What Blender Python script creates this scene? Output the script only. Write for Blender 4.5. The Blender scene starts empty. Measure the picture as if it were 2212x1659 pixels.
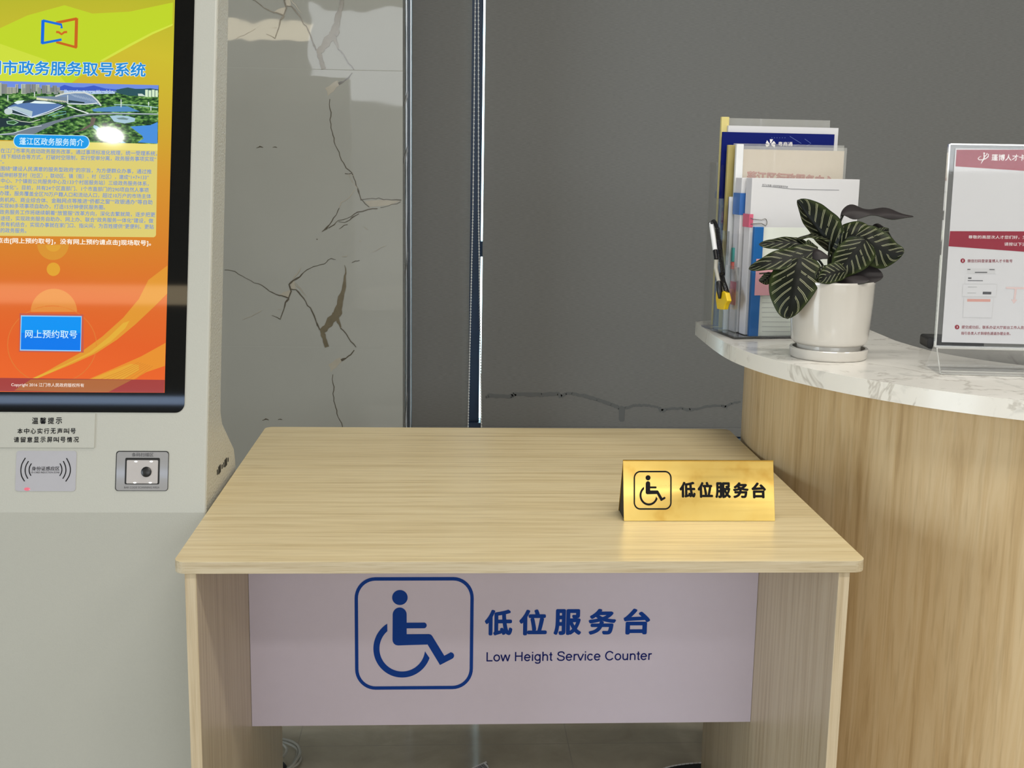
import bpy, bmesh, math, random
from mathutils import Vector, Matrix
from mathutils.geometry import tessellate_polygon

random.seed(7)
C = bpy.context.scene.collection
SC = bpy.context.scene
IMG_W, IMG_H = 2212.0, 1659.0

# ------------------------------------------------------------------ camera
F_PX = 2591.3
PITCH, YAW, ROLL = 0.181599, -0.055467, 0.016601
CAM = Vector((-0.106766, -1.530405, 1.272535))


def cam_axes():
    cy, sy = math.cos(YAW), math.sin(YAW)
    fwd = Vector((-sy * math.cos(PITCH), cy * math.cos(PITCH), -math.sin(PITCH)))
    right = Vector((cy, sy, 0))
    up = right.cross(fwd)
    c, s = math.cos(ROLL), math.sin(ROLL)
    return c * right + s * up, -s * right + c * up, fwd


RIGHT, UP, FWD = cam_axes()
cam_data = bpy.data.cameras.new('camera')
cam_data.sensor_fit = 'HORIZONTAL'
cam_data.sensor_width = 36.0
cam_data.lens = F_PX / IMG_W * 36.0
cam_data.clip_start = 0.05
cam_data.clip_end = 60
cam = bpy.data.objects.new('camera', cam_data)
C.objects.link(cam)
cam.matrix_world = Matrix((
    (RIGHT.x, UP.x, -FWD.x, CAM.x),
    (RIGHT.y, UP.y, -FWD.y, CAM.y),
    (RIGHT.z, UP.z, -FWD.z, CAM.z),
    (0, 0, 0, 1)))
SC.camera = cam

# ------------------------------------------------------------------ view, world, lights
SC.view_settings.view_transform = 'Standard'
SC.view_settings.look = 'None'
SC.view_settings.exposure = 0.0
SC.view_settings.gamma = 1.0
SC.view_settings.use_curve_mapping = False
try:
    SC.cycles.use_denoising = True
    SC.cycles.max_bounces = 10
    SC.cycles.transparent_max_bounces = 24
    SC.cycles.caustics_reflective = False
    SC.cycles.caustics_refractive = False
except Exception:
    pass

world = bpy.data.worlds.new('daylight')
SC.world = world
world.use_nodes = True
bg = world.node_tree.nodes['Background']
bg.inputs['Color'].default_value = (0.72, 0.93, 1.0, 1)
bg.inputs['Strength'].default_value = 6.0


def area(name, loc, aim, sx, sy, power, color=(1, 1, 1), shape='RECTANGLE', spread=None):
    d = bpy.data.lights.new(name, 'AREA')
    d.shape = shape
    d.size = sx
    if shape in ('RECTANGLE', 'ELLIPSE'):
        d.size_y = sy
    d.energy = power
    d.color = color
    if spread:
        d.spread = spread
    o = bpy.data.objects.new(name, d)
    C.objects.link(o)
    o.location = loc
    o.rotation_euler = (Vector(aim) - Vector(loc)).to_track_quat('-Z', 'Y').to_euler()
    return o


CEIL = 3.1
# assumed front daylight: area lamps added far behind the camera, wall has no glazing
area('assumed_front_daylight', (1.2, -8.9, 0.95), (1.2, 0, 0.95), 5.7, 1.9, 22, (0.92, 0.96, 1.0))
area('assumed_front_daylight', (1.2, -8.9, 2.43), (1.2, 0, 1.9), 5.7, 1.05, 150, (0.92, 0.96, 1.0))
# assumed left daylight: unseen area lamp added before the solid left wall
area('assumed_left_daylight', (-5.9, -2.6, 1.2), (0, -1.6, 0.7), 3.6, 2.2, 250, (0.80, 0.91, 1.0))
# assumed ceiling panels over the counters and the hall, unseen lamps added for light
for x, y, e in [(0.5, -1.6, 34), (2.2, -1.6, 20), (0.4, 0.1, 20), (2.2, 0.2, 16), (0.4, -3.6, 22), (2.4, -3.6, 18), (0.4, -6.2, 18)]:
    area('assumed_ceiling_panel', (x, y, CEIL - 0.02), (x, y, 0), 1.2, 0.3, e, (1.0, 0.95, 0.87))
# long warm ceiling slot, cool light line further back, small round spot
area('ceiling_slot_lamp', (-2.0, -4.15, CEIL - 0.02), (-2.0, -4.15, 0), 2.2, 0.26, 6, (1.0, 0.80, 0.50))
area('ceiling_line_lamp', (-2.6, -5.93, CEIL - 0.02), (-2.6, -5.93, 0), 2.2, 0.17, 7, (0.50, 0.68, 1.0))
area('ceiling_line_lamp', (-2.6, -7.78, CEIL - 0.02), (-2.6, -7.78, 0), 2.2, 0.2, 9, (0.55, 0.70, 1.0))
area('ceiling_downlight', (-1.55, -2.49, CEIL - 0.02), (-1.55, -2.49, 0), 0.10, 0.10, 3.0, (1, 0.97, 0.9), 'DISK')
# lit fascia high on the far wall
area('far_fascia_lamp', (-3.6, -9.05, 2.74), (-3.6, 0, 2.74), 3.9, 0.19, 30, (1.0, 0.86, 0.60))


# ------------------------------------------------------------------ pixel rays onto real planes
def ray(u, v):
    return ((u - IMG_W / 2) / F_PX) * RIGHT - ((v - IMG_H / 2) / F_PX) * UP + FWD


def onz(u, v, z):
    d = ray(u, v)
    return CAM + d * ((z - CAM.z) / d.z)


def ony(u, v, y):
    d = ray(u, v)
    return CAM + d * ((y - CAM.y) / d.y)


def onx(u, v, x):
    d = ray(u, v)
    return CAM + d * ((x - CAM.x) / d.x)


class Plane:
    def __init__(self, O, ex, ey):
        self.O = Vector(O)
        self.ex = Vector(ex).normalized()
        ey = Vector(ey)
        self.ey = (ey - self.ex * ey.dot(self.ex)).normalized()
        self.n = self.ex.cross(self.ey)

    def hit(self, u, v):
        d = ray(u, v)
        P = CAM + d * ((self.O - CAM).dot(self.n) / d.dot(self.n))
        r = P - self.O
        return (r.dot(self.ex), r.dot(self.ey))

    def pt(self, a, b, h=0.0):
        return self.O + self.ex * a + self.ey * b + self.n * h

    def px(self, u, v, h=0.0):
        a, b = self.hit(u, v)
        return self.pt(a, b, h)

    def off(self, h):
        return Plane(self.O + self.n * h, self.ex, self.ey)


# ------------------------------------------------------------------ materials
def lin1(c):
    c /= 255.0
    return c / 12.92 if c <= 0.04045 else ((c + 0.055) / 1.055) ** 2.4


def rgb(r, g, b):
    return (lin1(r), lin1(g), lin1(b), 1.0)


def new_mat(name):
    m = bpy.data.materials.new(name)
    m.use_nodes = True
    nt = m.node_tree
    return m, nt, nt.nodes['Principled BSDF'], nt.links


def simple(name, col, rough=0.5, metal=0.0, noise=0.04, nscale=60.0, bump=0.0, bscale=200.0, coat=0.0, spec=0.5):
    m, nt, p, L = new_mat(name)
    N = nt.nodes
    tc = N.new('ShaderNodeTexCoord')
    nz = N.new('ShaderNodeTexNoise')
    nz.inputs['Scale'].default_value = nscale
    nz.inputs['Detail'].default_value = 3
    L.new(tc.outputs['Object'], nz.inputs['Vector'])
    mx = N.new('ShaderNodeMix')
    mx.data_type = 'RGBA'
    a = [max(0, c * (1 - noise)) for c in col[:3]] + [1]
    b = [min(1, c * (1 + noise)) for c in col[:3]] + [1]
    mx.inputs[6].default_value = a
    mx.inputs[7].default_value = b
    L.new(nz.outputs['Fac'], mx.inputs[0])
    L.new(mx.outputs[2], p.inputs['Base Color'])
    p.inputs['Roughness'].default_value = rough
    p.inputs['Metallic'].default_value = metal
    p.inputs['Specular IOR Level'].default_value = spec
    p.inputs['Coat Weight'].default_value = coat
    if bump:
        bn = N.new('ShaderNodeTexNoise')
        bn.inputs['Scale'].default_value = bscale
        bn.inputs['Detail'].default_value = 2
        L.new(tc.outputs['Object'], bn.inputs['Vector'])
        bp = N.new('ShaderNodeBump')
        bp.inputs['Strength'].default_value = bump
        bp.inputs['Distance'].default_value = 0.002
        L.new(bn.outputs['Fac'], bp.inputs['Height'])
        L.new(bp.outputs['Normal'], p.inputs['Normal'])
    return m


def ramp(nt, stops):
    r = nt.nodes.new('ShaderNodeValToRGB')
    el = r.color_ramp.elements
    el[0].position, el[0].color = stops[0]
    el[1].position, el[1].color = stops[-1]
    for pos, c in stops[1:-1]:
        e = el.new(pos)
        e.color = c
    return r


def wood(name, c_dark, c_mid, c_light, scale_vec, rough=0.45, fine=1.0, spec=0.4, knots=0.0):
    m, nt, p, L = new_mat(name)
    N = nt.nodes
    tc = N.new('ShaderNodeTexCoord')
    mp = N.new('ShaderNodeMapping')
    mp.inputs['Scale'].default_value = scale_vec
    L.new(tc.outputs['Object'], mp.inputs['Vector'])
    n1 = N.new('ShaderNodeTexNoise')
    n1.inputs['Scale'].default_value = 1.0
    n1.inputs['Detail'].default_value = 5
    n1.inputs['Roughness'].default_value = 0.62
    n1.inputs['Distortion'].default_value = knots
    L.new(mp.outputs['Vector'], n1.inputs['Vector'])
    r = ramp(nt, [(0.30, c_dark), (0.46, c_mid), (0.58, c_light), (0.72, c_mid)])
    L.new(n1.outputs['Fac'], r.inputs['Fac'])
    n2 = N.new('ShaderNodeTexNoise')
    n2.inputs['Scale'].default_value = 4.5
    n2.inputs['Detail'].default_value = 4
    L.new(mp.outputs['Vector'], n2.inputs['Vector'])
    r2 = ramp(nt, [(0.32, (0.80, 0.77, 0.72, 1)), (0.5, (1, 1, 1, 1))])
    L.new(n2.outputs['Fac'], r2.inputs['Fac'])
    mx = N.new('ShaderNodeMix')
    mx.data_type = 'RGBA'
    mx.blend_type = 'MULTIPLY'
    mx.inputs[0].default_value = fine
    L.new(r.outputs['Color'], mx.inputs[6])
    L.new(r2.outputs['Color'], mx.inputs[7])
    L.new(mx.outputs[2], p.inputs['Base Color'])
    p.inputs['Roughness'].default_value = rough
    p.inputs['Specular IOR Level'].default_value = spec
    return m


def display(name, col, strength=1.0):
    """a lit pixel area behind the glass of the touch screen"""
    m, nt, p, L = new_mat(name)
    p.inputs['Base Color'].default_value = (0.0, 0.0, 0.0, 1)
    p.inputs['Roughness'].default_value = 0.04
    p.inputs['Emission Color'].default_value = col
    p.inputs['Emission Strength'].default_value = strength
    return m


def clear(name, tint=(0.93, 0.94, 0.95, 1), refl=1.0, rough=0.03, milky=0.0, wavy=0.0):
    m, nt, p, L = new_mat(name)
    N = nt.nodes
    N.remove(p)
    out = [n for n in N if n.type == 'OUTPUT_MATERIAL'][0]
    tr = N.new('ShaderNodeBsdfTransparent')
    tr.inputs['Color'].default_value = tint
    gl = N.new('ShaderNodeBsdfGlossy')
    gl.inputs['Roughness'].default_value = rough
    gl.inputs['Color'].default_value = (1, 1, 1, 1)
    fr = N.new('ShaderNodeFresnel')
    fr.inputs['IOR'].default_value = 1.45
    mu = N.new('ShaderNodeMath')
    mu.operation = 'MULTIPLY'
    mu.inputs[1].default_value = refl
    L.new(fr.outputs['Fac'], mu.inputs[0])
    ms = N.new('ShaderNodeMixShader')
    L.new(mu.outputs[0], ms.inputs[0])
    if milky:
        df = N.new('ShaderNodeBsdfDiffuse')
        df.inputs['Color'].default_value = (0.86, 0.86, 0.82, 1)
        m2 = N.new('ShaderNodeMixShader')
        m2.inputs[0].default_value = milky
        L.new(tr.outputs[0], m2.inputs[1])
        L.new(df.outputs[0], m2.inputs[2])
        L.new(m2.outputs[0], ms.inputs[1])
    else:
        L.new(tr.outputs[0], ms.inputs[1])
    if wavy:
        tc = N.new('ShaderNodeTexCoord')
        mp = N.new('ShaderNodeMapping')
        mp.inputs['Scale'].default_value = (30, 30, 4)
        wn = N.new('ShaderNodeTexNoise')
        wn.inputs['Scale'].default_value = 1.0
        bp = N.new('ShaderNodeBump')
        bp.inputs['Distance'].default_value = wavy / 1000
        L.new(tc.outputs['Object'], mp.inputs['Vector'])
        L.new(mp.outputs['Vector'], wn.inputs['Vector'])
        L.new(wn.outputs['Fac'], bp.inputs['Height'])
        L.new(bp.outputs['Normal'], gl.inputs['Normal'])
    L.new(gl.outputs[0], ms.inputs[2])
    L.new(ms.outputs[0], out.inputs['Surface'])
    return m


M = {}
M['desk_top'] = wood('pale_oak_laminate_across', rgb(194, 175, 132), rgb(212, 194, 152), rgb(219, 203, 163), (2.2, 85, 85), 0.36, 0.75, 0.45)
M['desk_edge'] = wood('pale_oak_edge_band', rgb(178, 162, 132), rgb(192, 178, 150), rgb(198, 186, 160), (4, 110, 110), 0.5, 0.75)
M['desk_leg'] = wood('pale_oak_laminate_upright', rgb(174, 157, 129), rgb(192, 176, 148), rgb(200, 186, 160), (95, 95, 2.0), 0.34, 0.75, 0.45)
M['counter_wood'] = wood('oak_veneer_upright', rgb(178, 151, 108), rgb(198, 173, 132), rgb(206, 184, 146), (34, 34, 1.8), 0.5, 0.7, 0.35, 0.9)
M['lilac'] = simple('lilac_grey_panel', rgb(207, 199, 217), 0.38, noise=0.02, spec=0.35)
M['blue_print'] = simple('blue_print', rgb(14, 62, 150), 0.45, noise=0.03)
M['navy_print'] = simple('navy_print', rgb(16, 28, 104), 0.45, noise=0.03)
M['kiosk'] = simple('warm_white_powder_coat', rgb(178, 179, 172), 0.38, noise=0.02, nscale=300, bump=0.12, bscale=420)
M['kiosk_side'] = simple('warm_white_textured_coat', rgb(196, 194, 182), 0.17, noise=0.03, nscale=200, bump=1.0, bscale=260)
M['black'] = simple('black_plastic', rgb(18, 18, 20), 0.35)
M['matt_black'] = simple('matt_black', rgb(14, 14, 15), 0.7)
M['ink'] = simple('black_ink', rgb(16, 16, 20), 0.6)
M['grey_ink'] = simple('grey_ink', rgb(88, 88, 92), 0.6)
M['brass'] = None
M['stone'] = None
M['paper'] = simple('white_paper', rgb(215, 215, 218), 0.7, noise=0.01)
M['paper_edge'] = simple('paper_edges', rgb(216, 214, 220), 0.8, noise=0.05, nscale=400)
M['paper_green'] = simple('pale_green_white_paper', rgb(226, 232, 224), 0.7, noise=0.01)
M['paper_peach'] = simple('peach_paper', rgb(242, 228, 210), 0.7, noise=0.02)
M['ivory_tab'] = simple('pale_yellow_plastic', rgb(214, 200, 130), 0.35)
M['ivory_dark'] = simple('olive_yellow_plastic', rgb(170, 156, 96), 0.4)
M['white_bar'] = simple('white_plastic', rgb(228, 230, 232), 0.35)
M['navy_paper'] = simple('navy_cover', rgb(12, 26, 104), 0.6, noise=0.06, nscale=30)
M['blue_bar'] = simple('blue_plastic', rgb(22, 98, 168), 0.4)
M['blue_clip'] = simple('blue_enamel', rgb(54, 108, 182), 0.35)
M['pink_clip'] = simple('pink_enamel', rgb(214, 100, 128), 0.4)
M['pink_note'] = simple('pink_note_paper', rgb(222, 164, 174), 0.7)
M['steel'] = simple('steel_wire', rgb(190, 188, 182), 0.25, 1.0)
M['teal'] = simple('teal_note', rgb(70, 156, 150), 0.6)
M['coral'] = simple('coral_note', rgb(220, 110, 100), 0.6)
M['purple_grey'] = simple('purple_grey_cover', rgb(92, 90, 124), 0.5)
M['yellow'] = simple('yellow_plastic', rgb(236, 200, 22), 0.4)
M['orange_red'] = simple('red_outline_print', rgb(214, 92, 70), 0.6)
M['maroon'] = simple('maroon_print', rgb(150, 44, 62), 0.6, noise=0.05, nscale=40)
M['maroon_ink'] = simple('maroon_ink', rgb(146, 40, 58), 0.6)
M['dust_pink'] = simple('dusty_pink_print', rgb(214, 158, 148), 0.6)
M['faint_pink'] = simple('faint_pink_print', rgb(224, 200, 198), 0.6)
M['faint_grey'] = simple('faint_grey_print', rgb(206, 206, 208), 0.6)
M['mid_grey'] = simple('mid_grey_print', rgb(178, 180, 182), 0.6)
M['white_print'] = simple('white_print', rgb(244, 240, 240), 0.6)
M['ceramic'] = simple('white_glazed_ceramic', rgb(198, 194, 187), 0.12, noise=0.02, nscale=12, coat=0.5)
M['soil'] = simple('dark_soil', rgb(34, 26, 20), 0.95, noise=0.5, nscale=120, bump=0.8, bscale=150)
M['stem'] = simple('dark_green_stem', rgb(28, 34, 20), 0.5)
M['leaf_back'] = simple('dark_purple_leaf_underside', rgb(24, 16, 19), 0.6, noise=0.2, nscale=30)
M['blind'] = None
M['clear'] = clear('clear_acrylic', (0.99, 0.992, 0.995, 1), 0.35)
M['clear_edge'] = clear('clear_acrylic_edge', (0.86, 0.88, 0.90, 1), 2.2)
M['clear_blue'] = clear('clear_plastic_edge_tint', (0.80, 0.82, 0.90, 1), 1.0)
M['film'] = clear('clear_plastic_film', (0.99, 0.99, 0.98, 1), 0.5, 0.14, 0.16, 6.0)
M['bright_edge'] = clear('bright_acrylic_edge', (0.97, 0.98, 0.98, 1), 2.5, 0.05, 0.45)
M['alu'] = simple('brushed_aluminium', rgb(160, 164, 168), 0.35, 0.9)
M['dark_alu'] = simple('grey_blue_aluminium', rgb(82, 90, 100), 0.4, 0.6)
M['mullion'] = simple('navy_window_profile', rgb(22, 46, 76), 0.4)
M['wall'] = simple('grey_wall_paint', rgb(196, 196, 192), 0.8, noise=0.02)
M['ceiling'] = simple('grey_ceiling_paint', rgb(140, 140, 137), 0.85, noise=0.02)
M['sill'] = simple('pale_sill', rgb(186, 188, 190), 0.5)
M['bead'] = simple('white_plastic_beads', rgb(225, 226, 226), 0.35)
M['cable'] = simple('grey_white_cable', rgb(178, 176, 166), 0.4)
M['tile_line'] = simple('tile_joint', rgb(150, 150, 142), 0.6)
M['vein_brown'] = simple('brown_vein', rgb(104, 96, 78), 0.12, noise=0.25, nscale=60)
M['vein_dark'] = simple('dark_vein', rgb(84, 78, 67), 0.12, noise=0.2, nscale=60)
M['vein_pale'] = simple('pale_vein', rgb(160, 154, 140), 0.12, noise=0.1, nscale=40)
M['stain'] = simple('damp_mark', rgb(106, 109, 110), 0.9)
M['reader'] = simple('grey_reader_window', rgb(168, 168, 176), 0.3)
M['window_glass'] = clear('window_pane_glass', (0.92, 0.97, 0.98, 1), 1.0)


def brass():
    m, nt, p, L = new_mat('brushed_brass')
    N = nt.nodes
    tc = N.new('ShaderNodeTexCoord')
    mp = N.new('ShaderNodeMapping')
    mp.inputs['Scale'].default_value = (6, 260, 260)
    L.new(tc.outputs['Object'], mp.inputs['Vector'])
    n = N.new('ShaderNodeTexNoise')
    n.inputs['Scale'].default_value = 1
    n.inputs['Detail'].default_value = 3
    L.new(mp.outputs['Vector'], n.inputs['Vector'])
    n2 = N.new('ShaderNodeTexNoise')
    n2.inputs['Scale'].default_value = 22
    n2.inputs['Detail'].default_value = 3
    L.new(tc.outputs['Object'], n2.inputs['Vector'])
    r = ramp(nt, [(0.30, rgb(204, 164, 82)), (0.42, rgb(216, 182, 100)), (0.8, rgb(222, 192, 112))])
    L.new(n2.outputs['Fac'], r.inputs['Fac'])
    L.new(r.outputs['Color'], p.inputs['Base Color'])
    p.inputs['Metallic'].default_value = 1.0
    mr = N.new('ShaderNodeMapRange')
    mr.inputs['To Min'].default_value = 0.24
    mr.inputs['To Max'].default_value = 0.38
    L.new(n.outputs['Fac'], mr.inputs['Value'])
    L.new(mr.outputs['Result'], p.inputs['Roughness'])
    p.inputs['Anisotropic'].default_value = 0.7
    return m


def stone():
    m, nt, p, L = new_mat('white_veined_quartz')
    N = nt.nodes
    tc = N.new('ShaderNodeTexCoord')
    n = N.new('ShaderNodeTexNoise')
    n.inputs['Scale'].default_value = 3.0
    n.inputs['Detail'].default_value = 6
    n.inputs['Roughness'].default_value = 0.6
    n.inputs['Distortion'].default_value = 1.6
    L.new(tc.outputs['Object'], n.inputs['Vector'])
    r = ramp(nt, [(0.0, rgb(232, 230, 224)), (0.480, rgb(232, 230, 224)), (0.498, rgb(196, 192, 184)), (0.512, rgb(230, 228, 222)), (1.0, rgb(224, 223, 218))])
    L.new(n.outputs['Fac'], r.inputs['Fac'])
    n2 = N.new('ShaderNodeTexNoise')
    n2.inputs['Scale'].default_value = 22
    n2.inputs['Detail'].default_value = 6
    n2.inputs['Distortion'].default_value = 1.0
    L.new(tc.outputs['Object'], n2.inputs['Vector'])
    r2 = ramp(nt, [(0.30, rgb(218, 218, 218)), (0.42, (1, 1, 1, 1)), (1.0, (1, 1, 1, 1))])
    L.new(n2.outputs['Fac'], r2.inputs['Fac'])
    mx = N.new('ShaderNodeMix')
    mx.data_type = 'RGBA'
    mx.blend_type = 'MULTIPLY'
    mx.inputs[0].default_value = 0.7
    L.new(r.outputs['Color'], mx.inputs[6])
    L.new(r2.outputs['Color'], mx.inputs[7])
    L.new(mx.outputs[2], p.inputs['Base Color'])
    p.inputs['Roughness'].default_value = 0.16
    return m


def blind_mat():
    m, nt, p, L = new_mat('grey_woven_blind')
    N = nt.nodes
    tc = N.new('ShaderNodeTexCoord')
    mp = N.new('ShaderNodeMapping')
    mp.inputs['Scale'].default_value = (60, 60, 900)
    L.new(tc.outputs['Object'], mp.inputs['Vector'])
    n = N.new('ShaderNodeTexNoise')
    n.inputs['Scale'].default_value = 1
    n.inputs['Detail'].default_value = 3
    L.new(mp.outputs['Vector'], n.inputs['Vector'])
    r = ramp(nt, [(0.3, rgb(116, 117, 116)), (0.7, rgb(128, 129, 128))])
    L.new(n.outputs['Fac'], r.inputs['Fac'])
    L.new(r.outputs['Color'], p.inputs['Base Color'])
    p.inputs['Roughness'].default_value = 0.9
    p.inputs['Specular IOR Level'].default_value = 0.15
    return m


def marble():
    m, nt, p, L = new_mat('polished_white_tile')
    N = nt.nodes
    tc = N.new('ShaderNodeTexCoord')
    n = N.new('ShaderNodeTexNoise')
    n.inputs['Scale'].default_value = 3
    n.inputs['Detail'].default_value = 4
    L.new(tc.outputs['Object'], n.inputs['Vector'])
    r = ramp(nt, [(0.3, rgb(148, 148, 141)), (0.7, rgb(154, 154, 147))])
    L.new(n.outputs['Fac'], r.inputs['Fac'])
    L.new(r.outputs['Color'], p.inputs['Base Color'])
    p.inputs['Roughness'].default_value = 0.02
    p.inputs['Specular IOR Level'].default_value = 0.24
    w = N.new('ShaderNodeTexNoise')
    w.inputs['Scale'].default_value = 5
    L.new(tc.outputs['Object'], w.inputs['Vector'])
    bp = N.new('ShaderNodeBump')
    bp.inputs['Strength'].default_value = 0.06
    bp.inputs['Distance'].default_value = 0.01
    L.new(w.outputs['Fac'], bp.inputs['Height'])
    L.new(bp.outputs['Normal'], p.inputs['Normal'])
    return m


def floor_mat():
    m, nt, p, L = new_mat('polished_grey_brown_floor_tile')
    N = nt.nodes
    tc = N.new('ShaderNodeTexCoord')
    n = N.new('ShaderNodeTexNoise')
    n.inputs['Scale'].default_value = 6
    n.inputs['Detail'].default_value = 8
    n.inputs['Roughness'].default_value = 0.65
    n.inputs['Distortion'].default_value = 0.6
    L.new(tc.outputs['Object'], n.inputs['Vector'])
    r = ramp(nt, [(0.30, rgb(172, 163, 145)), (0.55, rgb(186, 178, 160)), (0.72, rgb(200, 193, 175))])
    L.new(n.outputs['Fac'], r.inputs['Fac'])
    br = N.new('ShaderNodeTexBrick')
    br.offset = 0.0
    br.inputs['Scale'].default_value = 1.0
    br.inputs['Brick Width'].default_value = 0.6
    br.inputs['Row Height'].default_value = 0.6
    br.inputs['Mortar Size'].default_value = 0.0014
    br.inputs['Color1'].default_value = (0, 0, 0, 1)
    br.inputs['Color2'].default_value = (0, 0, 0, 1)
    br.inputs['Mortar'].default_value = (1, 1, 1, 1)
    mp = N.new('ShaderNodeMapping')
    mp.inputs['Location'].default_value = (0.43, 0.25, 0)
    L.new(tc.outputs['Object'], mp.inputs['Vector'])
    L.new(mp.outputs['Vector'], br.inputs['Vector'])
    mx = N.new('ShaderNodeMix')
    mx.data_type = 'RGBA'
    L.new(br.outputs['Color'], mx.inputs[0])
    L.new(r.outputs['Color'], mx.inputs[6])
    mx.inputs[7].default_value = rgb(170, 164, 150)
    L.new(mx.outputs[2], p.inputs['Base Color'])
    p.inputs['Roughness'].default_value = 0.09
    return m


def leaf_mat():
    m, nt, p, L = new_mat('striped_leaf')
    N = nt.nodes
    uv = N.new('ShaderNodeUVMap')
    sp = N.new('ShaderNodeSeparateXYZ')
    L.new(uv.outputs['UV'], sp.inputs[0])

    def mth(op, a, b=None, c=None):
        n = N.new('ShaderNodeMath')
        n.operation = op
        for i, x in enumerate((a, b, c)):
            if x is None:
                continue
            if isinstance(x, (int, float)):
                n.inputs[i].default_value = x
            else:
                L.new(x, n.inputs[i])
        return n.outputs[0]
    u = mth('ABSOLUTE', mth('MULTIPLY_ADD', sp.outputs['X'], 2.0, -1.0))
    v = sp.outputs['Y']
    # side-vein coordinate: climbs towards the tip as it leaves the midrib
    s = mth('SUBTRACT', v, mth('MULTIPLY', mth('POWER', u, 0.8), 0.30))
    sd = N.new('ShaderNodeTexNoise')
    sd.inputs['Scale'].default_value = 5
    L.new(uv.outputs['UV'], sd.inputs['Vector'])
    s = mth('ADD', s, mth('MULTIPLY', sd.outputs['Fac'], 0.025))
    fr = mth('FRACT', mth('MULTIPLY', s, 7.0))
    l1 = mth('LESS_THAN', mth('ABSOLUTE', mth('SUBTRACT', fr, 0.42)), 0.036)
    l2 = mth('LESS_THAN', mth('ABSOLUTE', mth('SUBTRACT', fr, 0.58)), 0.028)
    lines = mth('MAXIMUM', l1, l2)
    lines = mth('MULTIPLY', lines, mth('GREATER_THAN', u, 0.13))
    lines = mth('MULTIPLY', lines, mth('LESS_THAN', u, 0.90))
    nz = N.new('ShaderNodeTexNoise')
    nz.inputs['Scale'].default_value = 4
    L.new(uv.outputs['UV'], nz.inputs['Vector'])
    lines = mth('MULTIPLY', lines, mth('GREATER_THAN', nz.outputs['Fac'], 0.36))
    base = ramp(nt, [(0.0, rgb(10, 13, 9)), (0.7, rgb(20, 26, 13)), (0.94, rgb(46, 56, 26)), (1.0, rgb(28, 36, 18))])
    L.new(u, base.inputs['Fac'])
    mx = N.new('ShaderNodeMix')
    mx.data_type = 'RGBA'
    L.new(lines, mx.inputs[0])
    L.new(base.outputs['Color'], mx.inputs[6])
    mx.inputs[7].default_value = rgb(150, 152, 122)
    L.new(mx.outputs[2], p.inputs['Base Color'])
    p.inputs['Roughness'].default_value = 0.42
    p.inputs['Specular IOR Level'].default_value = 0.15
    return m


for _k in ('blue_print', 'navy_print', 'ink', 'grey_ink', 'navy_paper', 'maroon', 'maroon_ink', 'fine_blue', 'stain', 'orange_red'):
    if _k in M:
        M[_k].node_tree.nodes['Principled BSDF'].inputs['Specular IOR Level'].default_value = 0.12
M['brass'] = brass()
M['stone'] = stone()
M['blind'] = blind_mat()
M['tile'] = marble()
M['floor'] = floor_mat()
M['leaf'] = leaf_mat()


def glass_black():
    m, nt, p, L = new_mat('black_screen_glass')
    N = nt.nodes
    p.inputs['Base Color'].default_value = (0.002, 0.002, 0.002, 1)
    p.inputs['Roughness'].default_value = 0.03
    return m


M['screen_glass'] = glass_black()


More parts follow.
